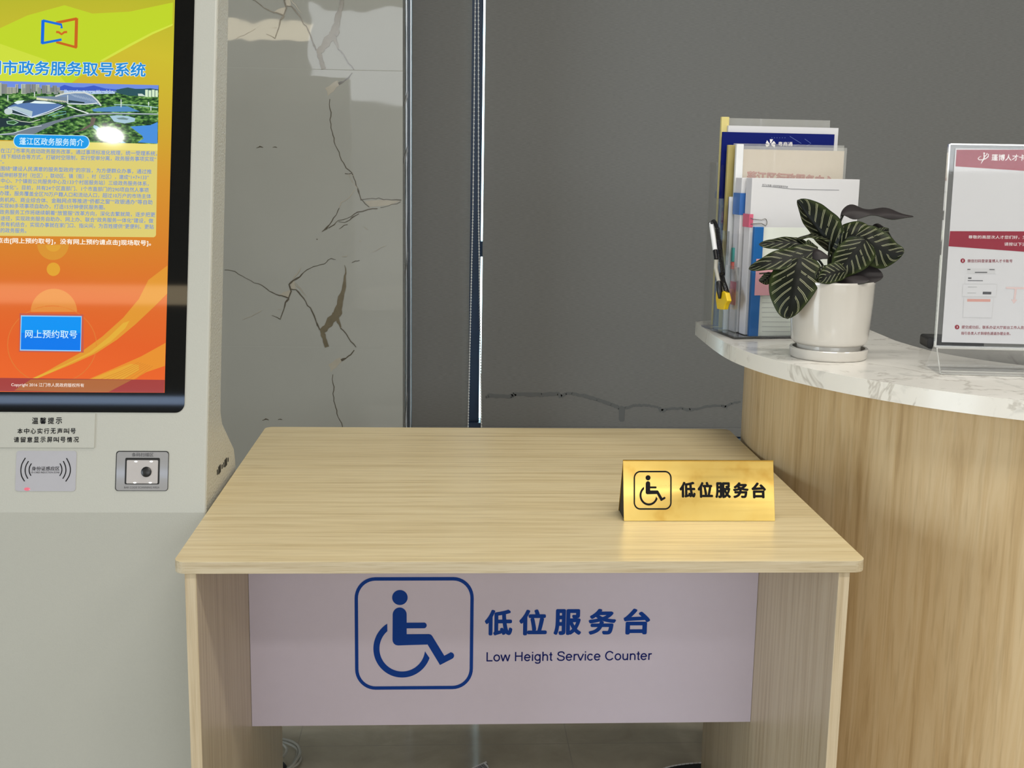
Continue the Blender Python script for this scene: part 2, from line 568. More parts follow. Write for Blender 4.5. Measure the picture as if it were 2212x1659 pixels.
# ------------------------------------------------------------------ mesh builder
class MB:
    def __init__(self):
        self.v, self.f, self.m, self.uv = [], [], [], {}

    def add(self, pts):
        i = len(self.v)
        self.v += [Vector(p) for p in pts]
        return list(range(i, i + len(pts)))

    def poly(self, pts, mat=0):
        idx = self.add(pts)
        if len(idx) > 4:
            tris = tessellate_polygon([[Vector(p) for p in pts]])
            n = Vector((0, 0, 0))
            for k in range(len(pts)):
                a, b = Vector(pts[k]), Vector(pts[(k + 1) % len(pts)])
                n += a.cross(b)
            for t in tris:
                a, b, c = (self.v[idx[j]] for j in t)
                tn = (b - a).cross(c - a)
                t = t if tn.dot(n) >= 0 else (t[0], t[2], t[1])
                self.f.append([idx[j] for j in t])
                self.m.append(mat)
        else:
            self.f.append(idx)
            self.m.append(mat)

    def prism(self, pts, vec, mat=0, side=None, back=None):
        """closed solid: polygon pts pushed along vec (vec against the face normal of pts)"""
        vec = Vector(vec)
        pts = [Vector(p) for p in pts]
        n = Vector((0, 0, 0))
        for k in range(len(pts)):
            n += pts[k].cross(pts[(k + 1) % len(pts)])
        if n.dot(vec) > 0:
            pts = pts[::-1]
        lo = [p + vec for p in pts]
        self.poly(pts, mat)
        self.poly(lo[::-1], mat if back is None else back)
        k = len(pts)
        a = self.add(pts)
        b = self.add(lo)
        for i in range(k):
            j = (i + 1) % k
            self.f.append([a[i], b[i], b[j], a[j]])
            self.m.append(mat if side is None else side)

    def box(self, lo, hi, mat=0):
        (x0, y0, z0), (x1, y1, z1) = lo, hi
        self.prism([(x0, y0, z1), (x1, y0, z1), (x1, y1, z1), (x0, y1, z1)], (0, 0, z0 - z1), mat)

    def fbox(self, P, a0, a1, b0, b1, h0, h1, mat=0):
        """box in the frame of plane P"""
        self.prism([P.pt(a0, b0, h1), P.pt(a1, b0, h1), P.pt(a1, b1, h1), P.pt(a0, b1, h1)], P.n * (h0 - h1), mat)

    def tube(self, pts, r, n=8, closed=False, mat=0, caps=True):
        pts = [Vector(p) for p in pts]
        k = len(pts)
        rs = r if isinstance(r, (list, tuple)) else [r] * k
        rings = []
        prev = None
        for i in range(k):
            a = pts[(i - 1) % k] if (closed or i > 0) else pts[i]
            b = pts[(i + 1) % k] if (closed or i < k - 1) else pts[i]
            t = (b - a).normalized()
            if prev is None:
                x = t.orthogonal().normalized()
            else:
                x = (prev - t * prev.dot(t))
                x = x.normalized() if x.length > 1e-6 else t.orthogonal().normalized()
            prev = x
            y = t.cross(x)
            rings.append(self.add([pts[i] + (x * math.cos(2 * math.pi * j / n) + y * math.sin(2 * math.pi * j / n)) * rs[i] for j in range(n)]))
        last = k if closed else k - 1
        for i in range(last):
            A, B = rings[i], rings[(i + 1) % k]
            for j in range(n):
                self.f.append([A[j], A[(j + 1) % n], B[(j + 1) % n], B[j]])
                self.m.append(mat)
        if caps and not closed:
            self.f.append(rings[0][::-1])
            self.m.append(mat)
            self.f.append(rings[-1])
            self.m.append(mat)

    def lathe(self, prof, c, n=48, mat=0, close_ends=True):
        c = Vector(c)
        rings = []
        for r, z in prof:
            rings.append(self.add([c + Vector((r * math.cos(2 * math.pi * j / n), r * math.sin(2 * math.pi * j / n), z)) for j in range(n)]))
        for A, B in zip(rings, rings[1:]):
            for j in range(n):
                self.f.append([A[j], A[(j + 1) % n], B[(j + 1) % n], B[j]])
                self.m.append(mat)
        if close_ends:
            self.f.append(rings[0][::-1])
            self.m.append(mat)
            self.f.append(rings[-1])
            self.m.append(mat)

    def grid(self, fn, nu, nv, mat=0, uv=False, flip=False):
        ids = []
        for j in range(nv + 1):
            row = self.add([fn(i / nu, j / nv) for i in range(nu + 1)])
            ids.append(row)
            if uv:
                for i, k in enumerate(row):
                    self.uv[k] = (i / nu, j / nv)
        for j in range(nv):
            for i in range(nu):
                q = [ids[j][i], ids[j][i + 1], ids[j + 1][i + 1], ids[j + 1][i]]
                self.f.append(q[::-1] if flip else q)
                self.m.append(mat)
        return ids

    def ribbon(self, P, pts, h, mat=0):
        """flat strip on plane P: pts = (a, b, half width)"""
        k = len(pts)
        L, R = [], []
        for i in range(k):
            a = Vector(pts[max(0, i - 1)][:2])
            b = Vector(pts[min(k - 1, i + 1)][:2])
            t = (b - a)
            t = t.normalized() if t.length > 1e-9 else Vector((1, 0))
            nn = Vector((-t.y, t.x))
            c = Vector(pts[i][:2])
            w = pts[i][2]
            L.append(P.pt(*(c + nn * w), h))
            R.append(P.pt(*(c - nn * w), h))
        a = self.add(L)
        b = self.add(R)
        for i in range(k - 1):
            q = [b[i], b[i + 1], a[i + 1], a[i]]
            self.f.append(q)
            self.m.append(mat)

    def build(self, name, mats, parent=None, origin=None, smooth=None, bevel=0.0, seg=2):
        me = bpy.data.meshes.new(name)
        if parent is not None:
            root = parent
            while root.parent:
                root = root.parent
            o0 = Vector(root.location)
        else:
            o0 = Vector(origin) if origin is not None else Vector((0, 0, 0))
        me.from_pydata([tuple(p - o0) for p in self.v], [], self.f)
        if not isinstance(mats, (list, tuple)):
            mats = [mats]
        for m in mats:
            me.materials.append(M[m] if isinstance(m, str) else m)
        for p, k in zip(me.polygons, self.m):
            p.material_index = k
        if self.uv:
            ul = me.uv_layers.new(name='UVMap')
            for lp in me.loops:
                ul.data[lp.index].uv = self.uv.get(lp.vertex_index, (0.5, 0.5))
        if bevel:
            bm = bmesh.new()
            bm.from_mesh(me)
            bmesh.ops.remove_doubles(bm, verts=bm.verts, dist=1e-6)
            bm.to_mesh(me)
            bm.free()
        me.update()
        if smooth is not None:
            for p in me.polygons:
                p.use_smooth = True
            try:
                me.set_sharp_from_angle(angle=math.radians(smooth))
            except Exception:
                pass
        o = bpy.data.objects.new(name, me)
        C.objects.link(o)
        if parent is not None:
            o.parent = parent
        else:
            o.location = o0
        if bevel:
            b = o.modifiers.new('bevel', 'BEVEL')
            b.width = bevel
            b.segments = seg
            b.limit_method = 'ANGLE'
            b.angle_limit = math.radians(40)
        return o


def tag(o, label, category, group=None, kind=None):
    if label:
        o['label'] = label
    if category:
        o['category'] = category
    if group:
        o['group'] = group
    if kind:
        o['kind'] = kind
    return o


def thing(name, label, category, loc, group=None):
    o = bpy.data.objects.new(name, None)
    o.empty_display_size = 0.05
    C.objects.link(o)
    o.location = loc
    return tag(o, label, category, group)


def struct(mb, name, mats, **kw):
    o = mb.build(name, mats, **kw)
    o['kind'] = 'structure'
    return o


def rrect(a0, a1, b0, b1, r, n=6):
    """rounded rectangle, counter-clockwise in (a, b)"""
    out = []
    for (cx, cy, t0) in ((a1 - r, b0 + r, -90), (a1 - r, b1 - r, 0), (a0 + r, b1 - r, 90), (a0 + r, b0 + r, 180)):
        for i in range(n + 1):
            t = math.radians(t0 + 90 * i / n)
            out.append((cx + r * math.cos(t), cy + r * math.sin(t)))
    return out


# ------------------------------------------------------------------ lettering
_tx = {}
def glyphs(s, bold=0.0, res=3, space=1.0):
    key = (s, bold, res, space)
    if key in _tx:
        return _tx[key]
    cu = bpy.data.curves.new('lettering_source', 'FONT')
    cu.body = s
    cu.size = 1.0
    cu.resolution_u = res
    cu.space_character = space
    o = bpy.data.objects.new('lettering_source', cu)
    C.objects.link(o)
    bpy.context.view_layer.update()
    dg = bpy.context.evaluated_depsgraph_get()
    vs, fs = [], []
    me = bpy.data.meshes.new_from_object(o.evaluated_get(dg))
    vs = [(v.co.x, v.co.y) for v in me.vertices]
    fs = [list(p.vertices) for p in me.polygons]
    bpy.data.meshes.remove(me)
    bpy.data.objects.remove(o)
    bpy.data.curves.remove(cu)
    if not vs:
        vs, fs = [(0, 0)], []
    if bold:
        k = 8 if res >= 4 else 4
        base_v, base_f = list(vs), list(fs)
        for j in range(k):
            dx, dy = bold * math.cos(2 * math.pi * j / k), bold * math.sin(2 * math.pi * j / k)
            off = len(vs)
            vs += [(x + dx, y + dy) for x, y in base_v]
            fs += [[off + q for q in f] for f in base_f]
    x0, x1 = min(v[0] for v in vs), max(v[0] for v in vs)
    y0, y1 = min(v[1] for v in vs), max(v[1] for v in vs)
    per = len(base_v) if bold else len(vs)
    _tx[key] = (vs, fs, x0, x1, y0, y1, per)
    return _tx[key]


def text(mb, P, s, pl, pr, hpx=None, h=0.0, mat=0, bold=0.0, res=3, space=1.0):
    """write s on plane P between the points seen at pl=(u,v) and pr=(u,v), both on the line's mid height"""
    vs, fs, x0, x1, y0, y1, per = glyphs(s, bold, res, space)
    A = Vector(P.hit(*pl))
    B = Vector(P.hit(*pr))
    d = B - A
    sx = d.length / (x1 - x0)
    t = d.normalized()
    nn = Vector((-t.y, t.x))
    if hpx:
        m = ((pl[0] + pr[0]) / 2, (pl[1] + pr[1]) / 2)
        H = abs(P.hit(m[0], m[1] - hpx / 2)[1] - P.hit(m[0], m[1] + hpx / 2)[1])
        sy = H / (y1 - y0)
    else:
        sy = sx
    ym = (y0 + y1) / 2
    pts = []
    for i, (x, y) in enumerate(vs):
        c = A + t * ((x - x0) * sx) + nn * ((y - ym) * sy)
        pts.append(P.pt(c.x, c.y, h - 2e-5 * (i // per)))
    base = mb.add(pts)
    for f in fs:
        q = [base[i] for i in f]
        nrm = (mb.v[q[1]] - mb.v[q[0]]).cross(mb.v[q[2]] - mb.v[q[1]])
        mb.f.append(q)
        mb.m.append(mat)


def pxpoly(mb, P, pts, h, mat=0):
    pts3 = [P.px(u, v, h) for u, v in pts]
    n = Vector((0, 0, 0))
    for k in range(len(pts3)):
        n += pts3[k].cross(pts3[(k + 1) % len(pts3)])
    if n.dot(P.n) < 0:
        pts3 = pts3[::-1]
    mb.poly(pts3, mat)


def pxline(mb, P, pts, wpx, h, mat=0):
    """thin printed line through image points, wpx wide"""
    q = [P.hit(u, v) for u, v in pts]
    u, v = pts[0]
    sc = (Vector(P.hit(u + 10, v)) - Vector(P.hit(u, v))).length / 10
    ws = wpx if isinstance(wpx, (list, tuple)) else [wpx] * len(q)
    mb.ribbon(P, [(a, b, w * sc / 2) for (a, b), w in zip(q, ws)], h, mat)


def circle_px(cx, cy, rx, ry=None, n=24, a0=0, a1=360):
    ry = rx if ry is None else ry
    k = n if a1 - a0 >= 360 else n + 1
    return [(cx + rx * math.cos(math.radians(a0 + (a1 - a0) * i / n)), cy + ry * math.sin(math.radians(a0 + (a1 - a0) * i / n))) for i in range(k)]


# plain sans-serif letters drawn as even strokes (advance, strokes) for the desk panel
def _el(cx, cy, rx, ry, a0, a1, n=28):
    return [(cx + rx * math.cos(math.radians(a0 + (a1 - a0) * i / n)), cy + ry * math.sin(math.radians(a0 + (a1 - a0) * i / n))) for i in range(n + 1)]


def _sm(p, n=28):
    ps = [Vector((x, y, 0)) for x, y in p]
    return [tuple(cat(ps, i / n)[:2]) for i in range(n + 1)]


def cat(ps, t):
    k = len(ps) - 1
    x = t * k
    i = min(k - 1, int(x))
    f = x - i
    p0, p1, p2, p3 = ps[max(0, i - 1)], ps[i], ps[i + 1], ps[min(k, i + 2)]
    return .5 * ((2 * p1) + (p2 - p0) * f + (2 * p0 - 5 * p1 + 4 * p2 - p3) * f * f + (3 * p1 - p0 - 3 * p2 + p3) * f ** 3)


_arch = [(.107, .30), (.125, .385), (.185, .455), (.28, .482), (.37, .462), (.425, .40), (.445, .31)]
STROKES = {
    'L': (.556, [[(.12, .72), (.12, 0)], [(.10, .042), (.52, .042)]]),
    'o': (.556, [_el(.278, .262, .20, .232, 0, 360)]),
    'w': (.722, [[(.035, .523), (.19, 0)], [(.19, 0), (.361, .523)], [(.361, .523), (.532, 0)], [(.532, 0), (.687, .523)]]),
    ' ': (.278, []),
    'H': (.722, [[(.125, .72), (.125, 0)], [(.597, .72), (.597, 0)], [(.125, .39), (.597, .39)]]),
    'e': (.556, [[(.078, .270), (.478, .270)], _el(.278, .262, .20, .232, 2, 326)]),
    'i': (.222, [[(.111, .523), (.111, 0)], [(.111, .72), (.111, .63)]]),
    'g': (.556, [_el(.262, .270, .19, .222, 0, 360), [(.445, .523), (.445, -.03)], _sm([(.445, -.03), (.425, -.12), (.35, -.168), (.25, -.175), (.15, -.15), (.095, -.085)])]),
    'h': (.556, [[(.107, .72), (.107, 0)], _sm(_arch), [(.445, .32), (.445, 0)]]),
    't': (.278, [[(.14, .67), (.14, .12)], _sm([(.14, .13), (.148, .07), (.185, .042), (.255, .045)]), [(.02, .482), (.25, .482)]]),
    'S': (.667, [_sm([(.575, .52), (.545, .62), (.45, .685), (.33, .692), (.21, .665), (.14, .595), (.135, .51), (.19, .43), (.32, .38), (.45, .345), (.555, .285), (.585, .195), (.545, .10), (.45, .04), (.33, .03), (.20, .055), (.115, .13), (.09, .225)], 50)]),
    'r': (.333, [[(.11, .523), (.11, 0)], _sm([(.11, .30), (.125, .40), (.185, .462), (.26, .48), (.325, .475)])]),
    'v': (.5, [[(.035, .523), (.25, 0)], [(.25, 0), (.465, .523)]]),
    'c': (.5, [_el(.262, .262, .195, .232, 38, 322)]),
    'C': (.722, [_el(.375, .36, .29, .33, 34, 326, 40)]),
    'u': (.556, [_sm([(.107, .523), (.107, .35), (.107, .20), (.135, .10), (.19, .052), (.27, .04), (.36, .065), (.42, .12), (.445, .21)]), [(.445, .523), (.445, 0)]]),
    'n': (.556, [[(.107, .523), (.107, 0)], _sm(_arch), [(.445, .32), (.445, 0)]]),
}


def stroke_text(mb, P, s, pl, pr, h, weight=.098):
    """pl, pr: image points on the base line at the left and right ends of the word row"""
    A, B = Vector(P.hit(*pl)), Vector(P.hit(*pr))
    total = sum(STROKES[c][0] for c in s) - .078 - .01
    k = (B - A).length / total
    t = (B - A).normalized()
    nn = Vector((-t.y, t.x))
    x = -.078
    m = 0
    for c in s:
        adv, st = STROKES[c]
        for pts in st:
            q = [A + t * ((x + a) * k) + nn * (bb * k) for a, bb in pts]
            mb.ribbon(P, [(p.x, p.y, weight * k / 2) for p in q], h + (m % 4) * 2e-5)
            m += 1
        x += adv


# ================================================================== THE SETTING
YW = 2.42                                            # inner face of the window wall
X0, X1, YF = -6.0, 4.2, -9.1
b = MB()
b.box((X0 - .1, YF - .1, -0.06), (X1 + .1, YW + .3, 0))
struct(b, 'floor', 'floor')
b = MB()
b.box((X0 - .1, YF - .1, CEIL), (X1 + .1, YW + .3, CEIL + .1))
struct(b, 'ceiling', 'ceiling')
b = MB()
b.box((X0 - .1, YF, 0), (X0, YW, CEIL))
struct(b, 'wall_left', 'wall')
b = MB()
b.box((X1, YF, 0), (X1 + .1, YW, CEIL))
struct(b, 'wall_right', 'wall')
b = MB()
b.box((X0 - .1, YF - .1, 0), (X1 + .1, YF, CEIL))
struct(b, 'wall_front', 'wall')
# window wall: low upstand, head and the solid bits beside the window
WX0, WX1, WZ0, WZ1 = -0.215, 2.6, 0.36, 2.75
b = MB()
b.box((X0 - .1, YW, 0), (WX0, YW + .2, CEIL))
b.box((WX1, YW, 0), (X1 + .1, YW + .2, CEIL))
b.box((WX0, YW, 0), (WX1, YW + .2, WZ0))
b.box((WX0, YW, WZ1), (WX1, YW + .2, CEIL))
struct(b, 'wall_back', 'wall')
# window sill that shows below the blind
b = MB()
b.box((WX0, 2.335, 0.335), (WX1, YW, 0.36))
struct(b, 'trim_1', 'sill', bevel=0.003)

# the window: profiles and panes
mx0 = ony(1011.5, 450, YW + .03).x
mx1 = ony(1039.5, 450, YW + .03).x
win = bpy.data.objects.new('window_1', None)
C.objects.link(win)
win.location = (WX0, YW + .05, WZ0)
win['kind'] = 'structure'
b = MB()
b.box((WX0, YW + .01, WZ0), (WX0 + .05, YW + .09, WZ1))
b.box((WX1 - .05, YW + .01, WZ0), (WX1, YW + .09, WZ1))
b.box((WX0 + .05, YW + .01, WZ0), (WX1 - .05, YW + .09, WZ0 + .05))
b.box((WX0 + .05, YW + .01, WZ1 - .05), (WX1 - .05, YW + .09, WZ1))
b.box((mx0, YW + .03, WZ0 + .05), (mx1, YW + .11, WZ1 - .05))
zt0, zt1 = ony(1043, 555, YW + .03).z, ony(1043, 522, YW + .03).z
b.box((mx1, YW + .04, zt0), (WX1 - .05, YW + .1, zt1))
b.build('window_frame', 'mullion', win)
b = MB()
b.box((WX0 + .05, YW + .062, WZ0 + .05), (mx0, YW + .068, WZ1 - .05))
b.box((mx1, YW + .062, WZ0 + .05), (WX1 - .05, YW + .068, zt0))
b.box((mx1, YW + .062, zt1), (WX1 - .05, YW + .068, WZ1 - .05))
b.build('window_pane', 'window_glass', win)

# tiled column with its marble veins
YC = 1.80
PC = Plane((0, YC, 0), (1, 0, 0), (0, 0, 1))
cx1 = ony(870, 450, YC).x
cx0 = -1.02
side_y = 2.30
zj1 = ony(700, 750, YC).z
zj0 = ony(700, 150, YC).z
TH = zj0 - zj1
b = MB()
b.box((cx0, YC, 0), (cx1, YW, CEIL), 0)


def vein_pts(org, pts, sh, w=1.0):
    out = []
    for p in pts:
        a, c = PC.hit(org[0] + p[0] * .27125, org[1] + p[1] * .27125)
        ww0 = p[2] if len(p) > 2 else 8
        ww = ww0 * .27125 * 1.28e-3 / 2 * (w if ww0 > 14 else .78 * w)
        out.append((a, c + sh, ww))
    return out


def rough_pts(pts):
    out = []
    for (p, q) in zip(pts, pts[1:]):
        d = math.hypot(q[0] - p[0], q[1] - p[1])
        k = max(2, int(d / 28))
        for i in range(k):
            t = i / k
            w0 = p[2] if len(p) > 2 else 8
            w1 = q[2] if len(q) > 2 else 8
            j = min(7, d * .06)
            out.append((p[0] + (q[0] - p[0]) * t + random.uniform(-j, j), p[1] + (q[1] - p[1]) * t + random.uniform(-j, j), (w0 + (w1 - w0) * t) * random.uniform(.75, 1.2)))
    out.append(pts[-1] if len(pts[-1]) > 2 else (*pts[-1], 6))
    return out


A_, B_ = (460, 0), (460, 450)
VEINS = [
    (A_, [(1110, 582, 8), (1082, 620, 16), (1040, 648, 14), (1000, 668, 20)], 3),
    (A_, [(930, 790, 5), (937, 900, 9), (938, 1020, 8), (970, 1130, 7), (1020, 1270, 7), (1060, 1335, 8), (1108, 1375, 10), (1125, 1420, 8), (1140, 1480, 10), (1160, 1520, 12), (1180, 1585, 9), (1215, 1625, 7), (1245, 1650, 6)], 3),
    (A_, [(1050, 1385, 7), (1105, 1380, 7)], 3),
    (A_, [(1120, 1400, 5), (1080, 1390, 6), (1128, 1470, 8), (1150, 1500, 8)], 4),
    (A_, [(1180, 1588, 7), (1320, 1582, 6), (1420, 1592, 6), (1500, 1594, 10)], 3),
    (A_, [(1330, 1650, 5), (1400, 1640, 5), (1495, 1606, 7)], 3),
    (A_, [(1130, 1505, 8), (1105, 1550, 7), (1060, 1590, 6), (1020, 1610, 8), (1008, 1650, 8)], 4),
    (A_, [(345, 1178, 5), (375, 1168, 12), (400, 1176, 4)], 3), (A_, [(475, 1174, 5), (495, 1170, 9), (512, 1176, 3)], 3),
    (B_, [(1003, 0, 8), (985, 50, 6), (958, 75, 9), (930, 130, 8), (905, 160, 16), (868, 186, 5)], 3),
    (B_, [(1310, 0, 12), (1230, 10, 10), (1150, 30, 12), (1100, 60, 6), (1000, 98, 5), (965, 128, 8), (920, 158, 8)], 3),
    (B_, [(1165, 40, 6), (1110, 70, 12), (1090, 95, 8), (1050, 115, 6), (1000, 105, 5)], 3),
    (B_, [(1070, 128, 6), (1040, 138, 8), (1005, 165, 3)], 3),
    (B_, [(825, 245, 10), (833, 248, 10)], 3), (B_, [(1168, 262, 8), (1178, 260, 8)], 4), (B_, [(1200, 145, 3), (1238, 172, 4)], 4),
    (B_, [(95, 490, 5), (180, 505, 7), (230, 540, 5), (300, 575, 5), (410, 625, 7), (450, 660, 7), (500, 685, 9), (550, 697, 12), (606, 718, 12)], 3),
    (B_, [(606, 718, 10), (578, 750, 16), (568, 800, 10), (550, 850, 8), (535, 882, 9), (470, 852, 3)], 3),
    (B_, [(232, 893, 3), (330, 845, 5), (384, 814, 6)], 4), (B_, [(515, 803, 4), (545, 806, 4)], 4),
    (B_, [(606, 716, 10), (622, 660, 12), (605, 605, 12), (640, 578, 14), (690, 545, 12), (720, 510, 7), (780, 474, 7), (830, 455, 6), (890, 440, 7), (915, 412, 6), (940, 400, 6), (978, 408, 3)], 3),
    (B_, [(700, 470, 3), (670, 520, 14), (640, 560, 10)], 4),
    (B_, [(622, 645, 12), (660, 645, 10), (700, 690, 12), (740, 745, 8), (788, 820, 12), (815, 880, 9), (832, 930, 13), (852, 968, 12)], 3),
    (B_, [(655, 600, 8), (690, 640, 8), (742, 698, 4)], 4),
    (B_, [(1052, 455, 4), (1054, 540, 18), (1047, 620, 26), (1030, 680, 34), (1015, 740, 44), (1000, 800, 58), (985, 850, 62)], 2),
    (B_, [(985, 850, 62), (940, 890, 52), (905, 945, 48), (872, 975, 44), (876, 1010, 34), (895, 1060, 32), (908, 1104, 34)], 2),
    (B_, [(984, 860, 32), (998, 900, 24), (1018, 950, 12)], 2),
    (B_, [(1018, 950, 9), (1060, 1000, 9), (1100, 1060, 9), (1140, 1106, 6)], 3),
    (B_, [(1105, 432, 5), (1135, 420, 6), (1168, 414, 5)], 3), (B_, [(1272, 346, 4), (1320, 325, 4), (1374, 298, 5)], 4), (B_, [(1030, 382, 5), (1068, 379, 6)], 4),
]
z_cam_lo, z_cam_hi = 0.6, 1.75
for vi, (org, pts, mi) in enumerate(VEINS):
    rp = rough_pts(pts)
    for sh in (0, TH, -TH):
        q = vein_pts(org, rp, sh)
        zs = [p[1] for p in q]
        if max(zs) < z_cam_lo - .3 or min(zs) > z_cam_hi + .3:
            continue
        b.ribbon(PC, q, 0.0006 + 3e-5 * vi, mi)
BLOBS = [
    (A_, [(992, 640), (1003, 672), (1000, 690), (985, 692), (962, 728), (935, 745), (914, 768), (912, 735), (893, 702), (925, 685), (960, 655)], 4),
    (A_, [(1205, 1602), (1330, 1592), (1490, 1600), (1420, 1632), (1330, 1642), (1250, 1648)], 4),
    (B_, [(600, 655), (622, 650), (612, 712), (560, 694), (528, 690), (560, 668)], 4),
    (B_, [(612, 590), (650, 578), (660, 640), (625, 648)], 4),
]
for bi, (org, pts, mi) in enumerate(BLOBS):
    for sh in (0, TH, -TH):
        q = [PC.hit(org[0] + x * .27125, org[1] + y * .27125) for x, y in pts]
        zs = [c + sh for a, c in q]
        if max(zs) < z_cam_lo or min(zs) > z_cam_hi:
            continue
        p3 = [PC.pt(a, c + sh, 0.0004 + 3e-5 * bi) for a, c in q]
        n = Vector((0, 0, 0))
        for k in range(len(p3)):
            n += p3[k].cross(p3[(k + 1) % len(p3)])
        b.poly(p3 if n.dot(PC.n) > 0 else p3[::-1], mi)
for k in (-2, -1, 0, 1, 2):
    z = zj0 + k * TH
    if 0 < z < CEIL:
        b.ribbon(PC, [(cx0, z, .0008), (cx1, z, .0008)], 0.0003, 1)
# veins that turn the corner on to the side face
PS = Plane((cx1, YC, 0), (0, 1, 0), (0, 0, 1))
for (v0, v1, y0, y1) in ((208, 224, .1, .42), (335, 343, .05, .4), (570, 585, .2, .45), (888, 905, .03, .42)):
    z0 = onx(876, v0, cx1).z
    z1 = onx(876, v1, cx1).z
    b.ribbon(PS, [(y0, z1 - .01, .008), (y1, z0 + .02, .010)], 0.0006, 4)
b.ribbon(PS, [(.006, .3, .003), (.006, CEIL, .003)], 0.0007, 1)
struct(b, 'wall_column', ['tile', 'tile_line', 'vein_brown', 'vein_dark', 'vein_pale'])

# aluminium profile between the column and the blind
b = MB()
tx0, tx1 = ony(882.2, 500, 2.30).x, ony(888.5, 500, 2.30).x
b.box((cx1, 2.315, 0), (tx1 - .004, 2.36, CEIL), 0)
b.box((tx1 - .004, 2.30, 0), (tx1, 2.36, CEIL), 1)
b.box((tx0 - .008, 2.36, 0), (tx1, YW, CEIL), 0)
struct(b, 'trim_2', ['dark_alu', 'alu'])


# roller blinds
def blind(name, label, x0, x1, yb, zb, curl=0):
    o = thing(name, label, 'window blind', (x0, yb, zb))
    b = MB()

    def fn(u, v):
        x = x0 + (x1 - x0) * u
        y = yb
        if curl and x > x1 - .03:
            t = (x - (x1 - .03)) / .03
            y += .012 * t * t
        return (x, y, zb + .012 + (CEIL - .1 - zb) * v)

    def fb(u, v):
        p = fn(u, v)
        return (p[0], p[1] + .0012, p[2])
    nu = 40 if curl else 8
    b.grid(fn, nu, 1)
    b.grid(fb, nu, 1, flip=True)
    b.build('fabric', 'blind', o, smooth=30)
    b = MB()
    b.box((x0, yb - .008, zb), (x1, yb + .008, zb + .03))
    b.build('bottom_bar', M['blind'], o, bevel=.003)
    b = MB()
    b.tube([(x0, yb + .03, CEIL - .075), (x1, yb + .03, CEIL - .075)], .03, 16)
    b.build('roller_tube', 'alu', o, smooth=40)
    return o


YB = 2.30
zb = ony(1597, 943, YB).z
bl1 = blind('roller_blind', 'narrow grey roller blind next to the marble column', tx1 + .002, ony(1016, 450, YB).x, YB + .005, zb, 1)
bl2 = blind('roller_blind', 'wide grey roller blind with a damp line, behind the counter', ony(1043.5, 450, YB).x, 2.55, YB, zb)

# damp line across the wide blind
PB = Plane((0, YB - .0006, 0), (1, 0, 0), (0, 0, 1))
sp = [(1049, 859, 4), (1056, 855, 9), (1105, 856, 9), (1112, 851, 9), (1170, 853, 9), (1205, 850, 8), (1212, 857, 9), (1222, 850, 6), (1235, 850, 6), (1262, 855, 8), (1290, 863, 8), (1320, 874, 8), (1338, 880, 9), (1350, 882, 7), (1372, 875, 6), (1400, 876, 5), (1422, 880, 5), (1430, 888, 10), (1440, 884, 6), (1475, 882, 5), (1490, 886, 8), (1500, 884, 6), (1530, 877, 5), (1560, 876, 5), (1567, 880, 7), (1580, 871, 5), (1600, 868, 5)]
b = MB()
for (p, q) in zip(sp, sp[1:]):
    k = 6
    seg = []
    for i in range(k + 1):
        t = i / k
        seg.append((p[0] + (q[0] - p[0]) * t, p[1] + (q[1] - p[1]) * t + random.uniform(-1, 1), (p[2] + (q[2] - p[2]) * t) * random.uniform(.8, 1.1)))
    pxline(b, PB, [(s[0], s[1]) for s in seg], [s[2] for s in seg], 0.0, 0)
pxpoly(b, PB, [(1337, 880), (1350, 880), (1349, 908), (1346, 911), (1340, 911), (1337, 906)], 0.0001)
o = b.build('damp_mark', 'stain', bl2)

# bead chain of the wide blind hanging in the gap
b = MB()


def beads(p0, p1, n):
    for i in range(n):
        t = i / (n - 1)
        c = p0.lerp(p1, t)
        rr = .0026
        b.lathe([(rr * math.sin(math.pi * k / 4) + 1e-5, rr * -math.cos(math.pi * k / 4)) for k in range(5)], c, 6, 0, False)
    b.tube([p0, p1], .0012, 5)


yc = YB - .02
for top, mid, bot in (((1027.3, -60), (1021.5, 450), (1011, 925)), ((1033.4, -60), (1033.6, 450), (1040, 925))):
    a, m_, z = (ony(*t, yc) for t in (top, mid, bot))
    a = a + (a - m_) * .9
    beads(m_, a, 110)
    beads(z + (z - m_) * .12, m_, 88)
b.build('bead_chain', 'bead', bl2, smooth=60)

# ================================================================== SERVICE DESK
ZD = 0.75
W2 = 0.465
DEPTH = 0.823
desk = thing('service_desk', 'low pale wood service desk with a lilac-grey front panel', 'desk', (0, DEPTH / 2, 0))
b = MB()
T = 0.0165
top_pts = rrect(-W2, W2, 0, DEPTH, .016, 6)
b.prism([(x, y, ZD) for x, y in top_pts], (0, 0, -T), 0, 1)
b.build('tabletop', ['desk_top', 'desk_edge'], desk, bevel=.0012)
LX0, LX1 = -0.4515, 0.4448
for x0, x1 in ((LX0, LX0 + .0155), (LX1 - .0155, LX1)):
    b = MB()
    b.box((x0, .006, 0), (x1, .765, ZD - T - .0003))
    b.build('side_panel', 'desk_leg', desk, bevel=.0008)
YP = 0.405
PP = Plane((0, YP, 0), (1, 0, 0), (0, 0, 1))
zb0 = PP.hit(1080, 1564)[1]
b = MB()
b.box((LX0 + .016, YP, zb0), (LX1 - .016, YP + .016, ZD - T - .0004))
modesty = b.build('modesty_panel', 'lilac', desk)

# wheelchair symbol, in the pixel frame of the close-up (origin 740,1230, step 0.16278)


